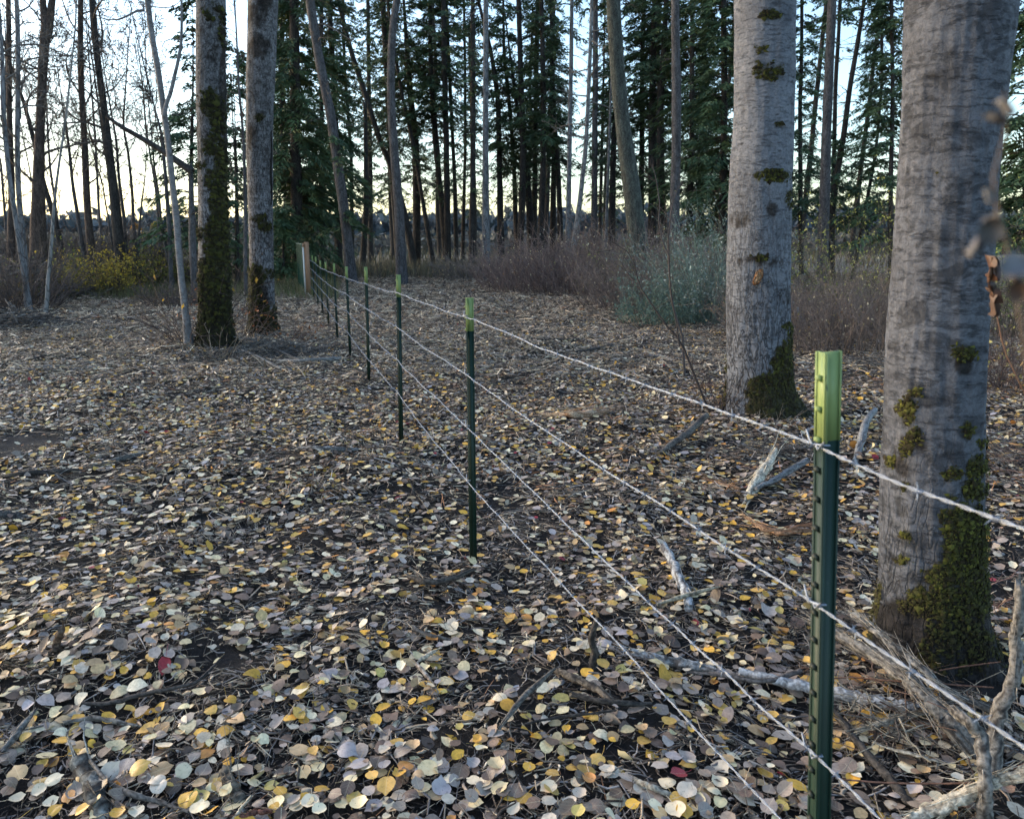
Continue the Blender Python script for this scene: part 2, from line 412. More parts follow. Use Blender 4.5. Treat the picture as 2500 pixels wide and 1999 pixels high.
# ------------------------------------------------------------------ leaf shapes
def leaf_template(n, r, curl=.15, fold=.1, tip=.16, stem=True, wob=.04, rings=1):
    """outline of a round aspen leaf about 1 unit long, midrib along y"""
    th = np.linspace(0, 2 * math.pi, n, endpoint=False) + .5 * math.pi
    rad = .5 * (1 + wob * r.standard_normal(n)); wd = .86 + .14 * r.random()
    x = np.cos(th) * rad * wd; y = np.sin(th) * rad * (1 - .10 * np.sin(th)) - .04
    y[0] += tip; x[0] = 0
    y[n // 2] += .05                                   # slight notch at the stalk
    L_ = [np.stack([x, y, 0 * x], 1)]
    for k in range(1, rings): q = 1 - k / rings; L_.append(np.stack([x * q, y * q, 0 * x], 1))
    V = np.concatenate(L_ + [np.zeros((1, 3))]); c = len(V) - 1
    d = V[:, 0]; sg = r.choice([-1, 1])
    V[:, 2] = fold * np.abs(d) + curl * (V[:, 1] ** 2 + .5 * d * d) * sg + curl * .9 * d * V[:, 1] * r.standard_normal()
    if rings > 1: V[:, 2] += .06 * np.sin(V[:, 0] * 9 + r.random() * 6) * np.abs(V[:, 0] + .1) * 1.2
    Fs = []
    for q in range(rings - 1):
        for k in range(n):
            k2 = (k + 1) % n; Fs += [(q * n + k, q * n + k2, (q + 1) * n + k2), (q * n + k, (q + 1) * n + k2, (q + 1) * n + k)]
    for k in range(n): Fs.append(((rings - 1) * n + k, (rings - 1) * n + (k + 1) % n, c))
    if stem:
        b0 = len(V); L_ = .5 + .35 * r.random(); sx = .2 * r.standard_normal(); sz = .12 * abs(r.standard_normal())
        pts = np.array([[0, -.44, V[n // 2, 2]], [sx * .4, -.48 - L_ * .5, sz * .7], [sx, -.48 - L_, sz]])
        w = .013
        S = np.concatenate([pts + [w, 0, 0], pts + [-w, 0, 0]])
        V = np.concatenate([V, S]); V[-6:, 2] += .01
        Fs += [(b0, b0 + 1, b0 + 4), (b0, b0 + 4, b0 + 3), (b0 + 1, b0 + 2, b0 + 5), (b0 + 1, b0 + 5, b0 + 4)]
    return V, np.array(Fs)
PAL = np.array([(.64, .57, .37), (.70, .66, .52), (.62, .38, .06), (.54, .36, .10), (.42, .31, .18), (.26, .22, .20), (.34, .31, .305), (.13, .095, .08),
                (.20, .15, .12), (.33, .32, .36), (.48, .24, .07), (.30, .035, .05), (.50, .42, .14), (.48, .45, .40), (.62, .57, .45)]) * np.array([1.15, .99, .83])
PW_NEAR = np.array([.11, .06, .095, .095, .12, .12, .12, .10, .11, .045, .02, .004, .02, .09, .10])
def pick(n, w, r):
    w = w / w.sum(); i = r.choice(len(w), n, p=w)
    return PAL[i] * (1 + .18 * r.standard_normal((n, 1))).clip(.5, 1.25) * (1 + .010 * r.standard_normal((n, 3)))
def rot_mats(yaw, pitch, roll):
    cy, sy, cp, sp, cr, sr = np.cos(yaw), np.sin(yaw), np.cos(pitch), np.sin(pitch), np.cos(roll), np.sin(roll)
    z = np.zeros_like(cy); o = np.ones_like(cy)
    Rz = np.stack([cy, -sy, z, sy, cy, z, z, z, o], -1).reshape(-1, 3, 3)
    Rx = np.stack([o, z, z, z, cp, -sp, z, sp, cp], -1).reshape(-1, 3, 3)
    Ry = np.stack([cr, z, sr, z, o, z, -sr, z, cr], -1).reshape(-1, 3, 3)
    return Rz @ Rx @ Ry
def scatter_pts(n, y0, y1, r, margin=1.0, k=.72):
    """uniform over the ground seen between two distances, with some to spare at the sides"""
    y = np.sqrt(r.random(int(n)) * ((y1 + margin) ** 2 - (y0 + margin) ** 2) + (y0 + margin) ** 2) - margin
    x = (r.random(int(n)) * 2 - 1) * (k * y + margin * k + .35)
    return x, y
def bare(x, y):
    """where soil shows: 0 covered .. 1 bare"""
    n1 = noise(x * 1.7 + 3, y * 1.9 + 7, 1.5); n2 = noise(x * 5.1, y * 5.3, 9.5)
    b_ = np.clip((.62 * n1 + .38 * n2 - .56) * 6, 0, .84)
    d = ((x - DARK_PATCH[0]) / .42) ** 2 + ((y - DARK_PATCH[1]) / .5) ** 2
    b_ = np.where(d < 1 + .5 * (n2 - .5), np.maximum(b_, .97), b_)
    return b_
def blocked(x, y, extra=0.0):
    k = np.zeros(x.shape, bool)
    for p, rr in ((TREE_A, .30), (TREE_B, .27), (TREE_L, .3), (TREE_M, .28)):
        k |= (x - p[0]) ** 2 + (y - p[1]) ** 2 < (rr + extra) ** 2
    return k
def place(G_, V0, F0, x, y, z, yaw, pitch, roll, sc, C, center_c=None):
    R = rot_mats(yaw, pitch, roll)
    P = np.einsum('nij,kj->nki', R, V0) * np.asarray(sc).reshape(-1, 1, 1) if np.ndim(sc) == 1 else np.einsum('nij,nkj->nki', R, V0[None] * sc[:, None, :])
    P = P + np.stack([x, y, z], -1)[:, None, :]
    n, k = P.shape[:2]
    Fs = (F0[None] + (np.arange(n) * k)[:, None, None]).reshape(-1, F0.shape[1])
    G_.add(P.reshape(-1, 3), Fs, np.repeat(C, k, axis=0))

# ------------------------------------------------------------------ fallen leaves: nearest ones singly, the rest as one mass
def leaf_dens(y): return np.interp(y, [0, 8, 12, 17, 24, 38], [1, 1, 1, .8, .6, .4])
def build_leaves():
    r = np.random.default_rng(11)
    tm = [leaf_template(10, r, .12 + .5 * (i % 3 == 0), .05 + .22 * (i % 4 == 1), stem=True) for i in range(12)]
    tm2 = [leaf_template(6, r, .2, .1, stem=False) for i in range(8)]
    tm3 = [leaf_template(5, r, .2, .1, stem=False) for i in range(8)]
    bands = [(1.05, 3.4, 640, tm, 1), (3.4, 8.5, 500, tm2, 1), (8.5, 16, 260, tm3, 1.05), (16, 38, 80, tm3, 1.3)]
    X = [];
    G_ = Geo(); singles = None
    for (y0, y1, dens, T, big) in bands:
        area = .72 * ((y1 + 1) ** 2 - (y0 + 1) ** 2)
        x, y = scatter_pts(area * dens, y0, y1, r)
        keep = (r.random(len(x)) > bare(x, y)) & (r.random(len(x)) < leaf_dens(y)) & ~blocked(x, y, -.03)
        # the clearing ends in grass
        keep &= ~((y > 23) & (x < -4 - .2 * y))
        x, y = x[keep], y[keep]; n = len(x)
        z = g(x, y) + .012 + .026 * r.random(n) ** 1.3
        tilt = np.where(r.random(n) < .12, .5, .13)
        yaw = r.random(n) * 6.283; pi_ = r.standard_normal(n) * tilt; ro = r.standard_normal(n) * tilt
        # leaves lie along the slope of the ground
        e = .04; gx = (g(x + e, y) - g(x - e, y)) / (2 * e); gy = (g(x, y + e) - g(x, y - e)) / (2 * e)
        pi_ += (gy * np.cos(yaw) - gx * np.sin(yaw)) * .8; ro += -(gx * np.cos(yaw) + gy * np.sin(yaw)) * .8
        s = (.022 + .034 * r.random(n) + .012 * (r.random(n) > .9)) * big
        z = z + np.abs(np.sin(pi_)) * s * .45
        C = pick(n, PW_NEAR, r)
        
        if singles is None:
            u, v = project(np.stack([x, y, z], -1))
            inside = (u > 15) & (u < 2485) & (v < 1985)
            order = np.argsort(np.where(inside, y, 1e9) - 3.0 * s)[:300]
            singles = [(x[k], y[k], z[k], yaw[k], pi_[k], ro[k], s[k] * 1.04, C[k]) for k in order]
            m = np.ones(n, bool); m[order] = False
            x, y, z, yaw, pi_, ro, s, C = (q[m] for q in (x, y, z, yaw, pi_, ro, s, C)); n = len(x)
        ti = r.integers(0, len(T), n)
        for t in range(len(T)):
            k = ti == t
            if not k.any(): continue
            V0, F0 = T[t]
            st = np.array([(1, .82, .95, 1.05)[t % 4], (1, 1.12, .9, 1.25, .8)[t % 5], (1, 1, 2.2, 1, 3.4, 1)[t % 6]])
            place(G_, V0 * st, F0, x[k], y[k], z[k], yaw[k], pi_[k], ro[k], s[k], C[k])
    me = G_.mesh('leaf_litter', M_LITTER, smooth=True)
    link('leaf_litter', me, GROUND, kind='stuff', label='carpet of round yellow, cream, grey and brown fallen leaves')
    metas = []
    for t in range(12):
        V0, F0 = leaf_template(18, r, .10 + .45 * (t % 3 == 0), .04 + .2 * (t % 4 == 1), wob=.02, rings=3)
        metas.append([V0, F0])
    cache = {}
    for i, (x, y, z, a, p, q, s, c) in enumerate(singles):
        t = i % 12; sz = (.041, .050, .061)[int(np.clip((s - .035) / .0095, 0, 2))]
        if (t, sz) not in cache:
            cache[(t, sz)] = new_mesh('leaf', metas[t][0] * sz, [metas[t][1]], M_LEAF1, smooth=True)
        o = link('leaf', cache[(t, sz)], GROUND, (x, y, z + .004)); o.rotation_mode = 'XYZ'
        R = rot_mats(np.array([a]), np.array([p]), np.array([q]))[0]
        import mathutils
        o.rotation_euler = mathutils.Matrix(R.tolist()).to_euler()
        o.color = (*[float(min(1, v)) for v in c], 1)
build_leaves()

# ------------------------------------------------------------------ wood chips, twigs and shredded bark
CH = np.array([(.045, .037, .033), (.085, .070, .060), (.17, .142, .118), (.29, .245, .19), (.44, .375, .29), (.62, .55, .43), (.28, .15, .085), (.15, .145, .15), (.30, .295, .30)]) * np.array([1.08, .98, .9]) * 1.3
CW_N = np.array([.24, .20, .17, .12, .08, .04, .02, .09, .06])
CW_F = np.array([.16, .14, .15, .20, .19, .12, .02, .02, .03])
def scatter_nodes(name, coll, parent, pts, rot, scl, idx, label, mats):
    """one object whose points carry copies of small clumps, picked by index"""
    me = bpy.data.meshes.new(name); me.vertices.add(len(pts)); me.vertices.foreach_set('co', np.asarray(pts, np.float32).ravel())
    for nm, ty, v in (('rot', 'FLOAT_VECTOR', rot), ('scl', 'FLOAT', scl), ('idx', 'INT', idx)):
        at = me.attributes.new(nm, ty, 'POINT'); at.data.foreach_set('vector' if ty == 'FLOAT_VECTOR' else 'value', np.asarray(v, np.int32 if ty == 'INT' else np.float32).ravel())
    for m in mats: me.materials.append(m)
    o = link(name, me, parent, kind='stuff', label=label)
    ng = bpy.data.node_groups.new(name, 'GeometryNodeTree'); N, L = ng.nodes, ng.links
    ng.interface.new_socket('Geometry', in_out='INPUT', socket_type='NodeSocketGeometry'); ng.interface.new_socket('Geometry', in_out='OUTPUT', socket_type='NodeSocketGeometry')
    gi = N.new('NodeGroupInput'); go = N.new('NodeGroupOutput'); ip = N.new('GeometryNodeInstanceOnPoints'); ci = N.new('GeometryNodeCollectionInfo')
    ci.inputs['Collection'].default_value = coll; ci.inputs['Separate Children'].default_value = True; ci.inputs['Reset Children'].default_value = True
    def na(nm, ty):
        q = N.new('GeometryNodeInputNamedAttribute'); q.data_type = ty; q.inputs['Name'].default_value = nm; return q.outputs['Attribute']
    e2r = N.new('FunctionNodeEulerToRotation')
    L.new(gi.outputs[0], ip.inputs['Points']); L.new(ci.outputs[0], ip.inputs['Instance']); ip.inputs['Pick Instance'].default_value = True
    L.new(na('idx', 'INT'), ip.inputs['Instance Index']); L.new(na('rot', 'FLOAT_VECTOR'), e2r.inputs[0]); L.new(e2r.outputs[0], ip.inputs['Rotation'])
    L.new(na('scl', 'FLOAT'), ip.inputs['Scale']); L.new(ip.outputs[0], go.inputs[0])
    md = o.modifiers.new('scatter', 'NODES'); md.node_group = ng
    return o
def build_chips():
    r = np.random.default_rng(23)
    def stick(bend, tw, n=3):
        P = np.array([[-.5, 0, 0], [0, bend, .04], [.5, 0, tw]])[::(1 if n == 3 else 2)]
        V, Fq, _ = tubes(P[None], np.array([[.5, .55, .3][:n]]), 3)
        Q, _, _ = tubes(P[None], np.zeros((1, n)), 3)
        return Q, V - Q, Fq
    TN = [stick(b_, t) for b_, t in ((.0, .0), (.06, .03), (-.09, .05), (.14, 0), (-.05, -.04), (.22, .06))]
    def clump(nc, rad, ln, wd, W, spread, pit_s, lift, flakes):
        G_ = Geo(); main = r.random() * 3.14; wi = W / W.sum()
        for k in range(nc):
            Q, D, Fq = TN[r.integers(0, 6)]
            Lg = ln[0] + (ln[1] - ln[0]) * r.random() ** 2.0; w = wd * (.45 + 1.3 * r.random() ** 2); fl = np.array([1, 1, .6])
            if k < flakes: Lg = wd * (5 + 9 * r.random()); w = wd * (1.8 + 2.4 * r.random()); fl = np.array([1, 1, .3])
            P = Q * Lg + D * w * 2 * fl
            yaw = main + r.standard_normal() * spread if r.random() < .6 else r.random() * 6.28
            pit = r.standard_normal() * pit_s * (3 if r.random() < .08 else 1); R = rot_mats(np.array([yaw]), np.zeros(1), np.array([pit]))[0]
            a = r.random() * 6.28; q = rad * math.sqrt(r.random())
            P = P @ R.T + [math.cos(a) * q, math.sin(a) * q, lift * r.random() + abs(math.sin(pit)) * Lg * .4]
            G_.add(P, Fq, CH[r.choice(len(wi), p=wi)] * (1 + .2 * r.standard_normal()) if True else 0)
        return G_
    for (nm, y0, y1, dens, var, args) in (
        ('twigs_and_chips', .95, 4.6, 190, 26, (15, .085, (.02, .12), .0024, CW_N, .4, .13, .014, 3)),
        ('twigs_and_chips', 4.6, 9.5, 85, 22, (18, .13, (.03, .16), .0036, CW_N, .4, .14, .018, 3)),
        ('wood_chips', 9.5, 18, 34, 18, (24, .24, (.05, .22), .0055, (CW_N + CW_F) / 2, .5, .16, .025, 4)),
        ('wood_chips', 18, 39, 9.5, 16, (42, .5, (.08, .34), .0100, CW_F, .6, .18, .04, 6))):
        coll = bpy.data.collections.new('clumps')
        for k in range(var):
            ob = bpy.data.objects.new('clump', clump(*args).mesh('clump', M_CHIPS)); coll.objects.link(ob)
        area = .72 * ((y1 + 1) ** 2 - (y0 + 1) ** 2)
        x, y = scatter_pts(area * dens, y0, y1, r)
        d = ((x - DARK_PATCH[0]) / .42) ** 2 + ((y - DARK_PATCH[1]) / .5) ** 2
        keep = (r.random(len(x)) > .15 * bare(x, y) ** 2) & ~blocked(x, y, .0) & ((d > 1) | (r.random(len(x)) < .10)) & ~((y > 23.5) & (x < -4 - .2 * y))
        x, y = x[keep], y[keep]; n = len(x)
        e = .08; gx = (g(x + e, y) - g(x - e, y)) / (2 * e); gy = (g(x, y + e) - g(x, y - e)) / (2 * e)
        yaw = np.where(r.random(n) < .6, 3.0 * noise(x * .7, y * .7, 31) + .5 * r.standard_normal(n), r.random(n) * 6.28)
        # euler XYZ: tilt with the slope after turning about z -> small-angle approximation in the turned frame
        rx = gy * np.cos(yaw) * 0 + np.arctan(gy); ry = -np.arctan(gx)
        c, s_ = np.cos(yaw), np.sin(yaw)
        rot = np.stack([rx * c + ry * -s_ * -1, ry * c - rx * s_, yaw], -1)
        scatter_nodes(nm, coll, GROUND, np.stack([x, y, g(x, y) + .003], -1), rot, .8 + .5 * r.random(n), r.integers(0, var, n), 'shredded bark, twigs and wood chips among the fallen leaves', [M_CHIPS])
build_chips()
# ------------------------------------------------------------------ the four near trunks
def interp_path(v, rows, k):
    rows = sorted(rows); return np.interp(v, [q[0] for q in rows], [q[k] for q in rows])
def smooth_rows(x, n=9):
    p = np.pad(x, n, mode='edge'); return np.convolve(p, np.ones(2 * n + 1) / (2 * n + 1), 'valid')
def hero_trunk(base, crop, edges, topz, sides, dz, material, label, cat, seed, moss=(), stain=(), bury=.12, name='aspen_tree', amp=1.0, tuft=2500, tuftsz=.011, group=None, lowmoss=None, fiss=1.0, tcol=1.0):
    """edges: (y, left x, right x) in crop pixels; the trunk stands upright at its base's distance"""
    D = base[1] + .10
    rows = []
    for (yy, xl, xr) in edges:
        ul, v = px(crop, xl, yy); ur, _ = px(crop, xr, yy)
        a, b_ = at_depth(ul, v, D), at_depth(ur, v, D)
        xm = (a[0] + b_[0]) / 2; rows.append((a[2], xm, (b_[0] - a[0]) / 2 * D / math.hypot(xm, D) * .985))
    rows.sort()
    z0 = float(g(base[0], base[1])) - bury
    zs = np.arange(z0, topz, dz)
    Z = [q[0] for q in rows]
    cx_ = np.interp(zs, Z, [q[1] for q in rows]); rr = np.interp(zs, Z, [q[2] for q in rows])
    hi = rows[-1]; sl = (rows[-1][1] - rows[-3][1]) / (rows[-1][0] - rows[-3][0] + 1e-6) * .6
    m = zs > hi[0]; cx_[m] = hi[1] + sl * (zs[m] - hi[0]); rr[m] = hi[2] * np.clip(1 - .05 * (zs[m] - hi[0]), .15, 1)
    cx_ = smooth_rows(cx_, 5); rr = smooth_rows(rr, 5)
    lo = float(g(base[0], base[1]))
    th = np.linspace(0, 2 * math.pi, sides, endpoint=False)
    TT, ZZ = np.meshgrid(th, zs)
    R0 = rr[:, None] * np.ones_like(TT)
    # root flare in lobes
    fl = np.clip(1 - (ZZ - lo) / .36, 0, 1) ** 2
    R0 = R0 * (1 + fl * (.06 + .42 * noise(np.cos(TT) * 2.2 + seed, np.sin(TT) * 2.2, seed * .3)))
    c, s = np.cos(TT), np.sin(TT)
    f1 = noise(c * 3 + seed, s * 3, ZZ * 1.6) - .5
    f2 = noise(c * 11 + seed, s * 11, ZZ * 6.0) - .5
    f3 = 1 - np.abs(noise(c * 22 + seed, s * 22, ZZ * 4.5) * 2 - 1)      # long fissures
    f4 = noise(c * 9, s * 9 + seed, ZZ * 34) - .5                         # wrinkles
    low = np.clip(1.3 - (ZZ - lo) / (1.6 if fiss >= 1 else 1.0), .25 * fiss, 1)
    sc = rr.mean() / .25
    R = R0 + amp * (sc * .020 * f1 + .008 * f2 - .011 * fiss * low * f3 ** 3 + .0035 * f4)
    X = cx_[:, None] + c * R; Y = D + s * R * 1.0
    V = np.stack([X, Y, ZZ], -1).reshape(-1, 3)
    i = np.arange(V.shape[0]).reshape(X.shape)
    a = i[:-1]; b_ = i[1:]
    Fq = np.stack([a, np.roll(a, -1, 1), np.roll(b_, -1, 1), b_], -1).reshape(-1, 4)
    u, v = project(V)
    nn = noise(V[:, 0] * 26, V[:, 1] * 26, V[:, 2] * 22) * .6 + noise(V[:, 0] * 70, V[:, 1] * 70, V[:, 2] * 60) * .4
    facing = (s.reshape(-1) < .25)
    def field(spots):
        w = np.zeros(len(V))
        for (cr, ex, ey, rx, ry, k) in spots:
            eu, ev = px(cr, ex, ey); S_ = CROPS[cr][2]
            d = ((u - eu) / (rx / S_)) ** 2 + ((v - ev) / (ry / S_)) ** 2
            w = np.maximum(w, k * np.clip(1.45 - d, 0, 1) * facing)
        return w
    mo = field(moss); stn = field(stain)
    if lowmoss:                                   # the unseen side of the foot is mossy as well
        mo = np.maximum(mo, np.clip(1 - (V[:, 2] - lo) / lowmoss, 0, 1) * (s.reshape(-1) > 0) * .9)
    mw = np.clip((mo + nn * 1.25 - 1.05) * 4, 0, 1); sw = np.clip((stn + nn * .9 - .75) * 3, 0, 1)
    bl = np.array([cx_[0], D, lo])
    root = thing(name, bl, label, cat, group)
    me = new_mesh('trunk', V - bl, [Fq], material, None, True, attrs={'moss': mw * .92, 'stain': sw})
    link('trunk', me, root)
    if tuft:
        # cushions of moss standing off the bark
        r = np.random.default_rng(seed + 100)
        wgt = np.clip(mw - .15, 0, 1) ** 1.3 * (V[:, 2] > lo - .03)
        k = r.choice(len(V), tuft, p=wgt / wgt.sum())
        T0 = []
        for _ in range(5):
            q = np.array([[math.cos(t), math.sin(t), 0] for t in np.linspace(0, 2 * math.pi, 5, endpoint=False)]) * (1 + .45 * r.standard_normal((5, 1)))
            Vt = np.concatenate([q, np.array([[.4 * r.standard_normal(), .4 * r.standard_normal(), .9]])]); Ft = [(j, (j + 1) % 5, 5) for j in range(5)]
            T0.append((Vt, np.array(Ft)))
        G_ = Geo(); P = V[k] + r.standard_normal((tuft, 3)) * (.006 if sides > 90 else .014)
        nrm = np.stack([c.reshape(-1)[k], s.reshape(-1)[k], np.full(tuft, .15)], -1); nrm /= np.linalg.norm(nrm, axis=1)[:, None]
        sz = tuftsz * (.25 + 1.1 * r.random(tuft) ** 3)
        t1 = np.cross(nrm, [0, 0, 1.]); t1 /= np.linalg.norm(t1, axis=1)[:, None]; t2 = np.cross(nrm, t1)
        Rm = np.stack([t1, t2, nrm], -1)
        hh = np.clip(mo[k], 0, 1)
        green = r.random(tuft)[:, None]
        C = np.where(green < .35, np.array([.10, .10, .018]), np.where(green < .75, np.array([.055, .055, .014]), np.array([.035, .028, .012])))
        C = C * (.5 + .8 * r.random((tuft, 1))) * tcol
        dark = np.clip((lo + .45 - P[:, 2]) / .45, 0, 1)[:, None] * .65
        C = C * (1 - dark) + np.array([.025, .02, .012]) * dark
        ti = r.integers(0, 5, tuft)
        for t in range(5):
            q = ti == t; Vt, Ft = T0[t]; n = q.sum()
            st3 = np.stack([.6 + 1.0 * r.random(n), .6 + 1.0 * r.random(n), .4 + .9 * r.random(n)], -1)
            PP = np.einsum('nij,nkj->nki', Rm[q], Vt[None] * st3[:, None, :]) * sz[q][:, None, None] + P[q][:, None, :]
            G_.add(PP.reshape(-1, 3), (Ft[None] + (np.arange(n) * len(Vt))[:, None, None]).reshape(-1, 3), np.repeat(C[q], len(Vt), axis=0))
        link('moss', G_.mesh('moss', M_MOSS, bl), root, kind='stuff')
    # a few limbs well above the picture
    r = np.random.default_rng(seed); P = []; Rr = []
    for j in range(7):
        zz = topz - .3 - .45 * j * (topz - lo) / 10; ii = int(np.clip((zz - z0) / dz, 0, len(zs) - 1))
        az = r.random() * 6.28; L_ = 1.5 + r.random()
        st = np.linspace(0, 1, 7)[:, None]
        P.append(np.array([cx_[ii], D, zz]) + st * L_ * np.array([math.cos(az), math.sin(az), .8]) + .1 * r.standard_normal((7, 3)) * st)
        Rr.append(rr[ii] * .45 * (1 - .8 * st[:, 0]))
    P = np.array(P); Rr = np.array(Rr)
    if P[:, :, 2].min() > rows[-1][0]:
        for j in range(7):
            Vt, Ft, Ct = tubes(P[j:j + 1], Rr[j:j + 1], 6); link('limb', new_mesh('limb', Vt - bl, [Ft], material, None, True, attrs={'moss': np.zeros(len(Vt)), 'stain': np.zeros(len(Vt))}), root)
    return root, bl, (zs, cx_, rr, D)

HA = hero_trunk(TREE_A, 'd', [(0, 80, 375), (200, 80, 368), (400, 78, 366), (600, 70, 362), (750, 58, 360), (900, 50, 355), (1100, 47, 352), (1400, 40, 350), (1724, 38, 356), (1850, 36, 362), (1920, 34, 374), (2000, 30, 395)],
    4.9, 100, .017, M_BARK_A, 'big pale grey aspen with a fresh bark wound and mossy foot behind the nearest post', 'tree', 3,
    moss=[('d', 250, 72, 60, 22, .75), ('d', 235, 330, 75, 50, .75), ('d', 200, 225, 30, 26, .6), ('d', 290, 580, 16, 13, .9), ('d', 255, 822, 105, 34, .8), ('d', 340, 920, 26, 60, .6), ('d', 210, 1205, 38, 18, .6),
          ('d', 330, 1525, 32, 20, .7), ('d', 340, 1640, 40, 120, .7), ('g', 1480, 900, 150, 130, 1.15), ('g', 1560, 760, 85, 180, 1.0), ('g', 1500, 1000, 170, 120, 1.1), ('g', 1600, 950, 90, 200, 1.1)],
    stain=[('d', 260, 980, 30, 40, .6), ('d', 110, 1030, 60, 40, .6), ('d', 330, 1380, 60, 50, .4), ('g', 1280, 1050, 60, 80, .8), ('g', 1420, 1060, 160, 60, 1.0), ('g', 1400, 190, 150, 30, .5)],
    name='aspen_tree', tuft=11000, tuftsz=.012, lowmoss=.8, tcol=.6)
HB = hero_trunk(TREE_B, 's', [(0, 2204, 2489), (210, 2197, 2462), (420, 2184, 2441), (630, 2172, 2428), (800, 2158, 2413), (1000, 2149, 2404), (1240, 2140, 2404), (1400, 2135, 2408), (1500, 2133, 2410), (1590, 2136, 2424), (1660, 2140, 2440), (1720, 2140, 2452)],
    3.9, 140, .011, M_BARK_B, 'thickest grey trunk, close by, with yellow-green moss cushions down its shaded side', 'tree', 9,
    moss=[('i', 1240, 150, 75, 45, 1.1), ('i', 945, 390, 42, 30, 1.0), ('i', 900, 480, 70, 60, .85), ('i', 905, 550, 45, 50, .9), ('i', 935, 640, 45, 60, .9), ('i', 900, 740, 60, 60, .6), ('i', 795, 800, 32, 36, .85),
          ('i', 1262, 610, 35, 60, .85), ('i', 1345, 700, 20, 30, .9), ('i', 1310, 830, 60, 80, .85), ('i', 1170, 880, 65, 45, .85), ('i', 885, 945, 35, 26, .8), ('i', 1300, 980, 70, 60, .9), ('i', 1165, 1020, 36, 28, .8),
          ('i', 1115, 1135, 30, 26, .8), ('i', 1260, 1180, 170, 120, 1.0), ('i', 1250, 1350, 140, 150, 1.05), ('i', 895, 1250, 42, 34, .9), ('i', 870, 1390, 60, 34, .75), ('i', 1140, 1490, 150, 80, .9), ('i', 1300, 1550, 100, 150, 1.1),
          ('h', 1500, 200, 400, 160, .85), ('h', 1550, 500, 350, 250, .65)],
    stain=[('i', 1280, 1420, 90, 90, 1.1), ('i', 1150, 1650, 350, 80, .9), ('h', 1400, 400, 480, 260, 1.3), ('h', 1400, 700, 520, 260, 1.4), ('i', 930, 770, 130, 160, .5), ('i', 1240, 230, 60, 60, .7)],
    name='aspen_tree', tuft=24000, tuftsz=.0068, lowmoss=.5, fiss=.3, tcol=.8)
HL = hero_trunk(TREE_L, 'a', [(0, 915, 1057), (300, 916, 1058), (600, 918, 1062), (900, 924, 1066), (1200, 926, 1076), (1400, 930, 1082), (1500, 928, 1088), (1580, 922, 1095), (1660, 910, 1112), (1720, 895, 1135)],
    8.5, 72, .03, M_BARK_C, 'dark mossy trunk, the left one of the pair standing close together', 'tree', 15,
    moss=[('a', 990, 50, 50, 50, .6), ('a', 1040, 120, 22, 110, .7), ('a', 985, 480, 55, 80, .85), ('a', 1020, 560, 45, 90, .85), ('a', 1000, 680, 70, 50, .8), ('a', 1040, 800, 40, 160, 1.0), ('a', 1000, 850, 50, 60, .8), ('a', 1030, 950, 55, 120, 1.0),
          ('a', 1030, 1130, 75, 160, 1.1), ('a', 940, 1090, 30, 30, .7), ('a', 1010, 1330, 95, 170, 1.15), ('a', 1000, 1520, 130, 160, 1.15), ('a', 1060, 1300, 40, 340, 1.1), ('a', 940, 770, 40, 22, .6)],
    stain=[('a', 1000, 1550, 150, 250, 1.0), ('a', 950, 100, 50, 90, .4), ('a', 1000, 250, 70, 60, .5), ('a', 1050, 420, 30, 300, .7)],
    name='cottonwood_tree', tuft=9000, tuftsz=.02, lowmoss=2.0, tcol=.42)
HM = hero_trunk(TREE_M, 'a', [(0, 1157, 1303), (200, 1154, 1295), (400, 1150, 1286), (700, 1150, 1276), (1000, 1160, 1277), (1200, 1164, 1282), (1400, 1166, 1286), (1500, 1166, 1290), (1570, 1163, 1298), (1640, 1158, 1306)],
    9.0, 72, .03, M_BARK_C, 'mottled grey trunk, the right one of the pair, with a long split down its bark', 'tree', 21,
    moss=[('a', 1215, 548, 32, 16, .9), ('a', 1210, 1020, 40, 22, .8), ('a', 1240, 1060, 30, 26, .9), ('a', 1200, 1290, 50, 60, .85), ('a', 1190, 1400, 40, 130, .8), ('a', 1260, 1280, 30, 26, .7), ('a', 1230, 1520, 80, 110, 1.0)],
    stain=[('a', 1200, 70, 60, 70, .6), ('a', 1210, 220, 60, 60, .75), ('a', 1180, 640, 30, 60, .6), ('a', 1200, 1450, 60, 180, 1.0), ('a', 1240, 20, 40, 50, .7)],
    name='cottonwood_tree', tuft=4500, tuftsz=.02, lowmoss=1.0, tcol=.42)

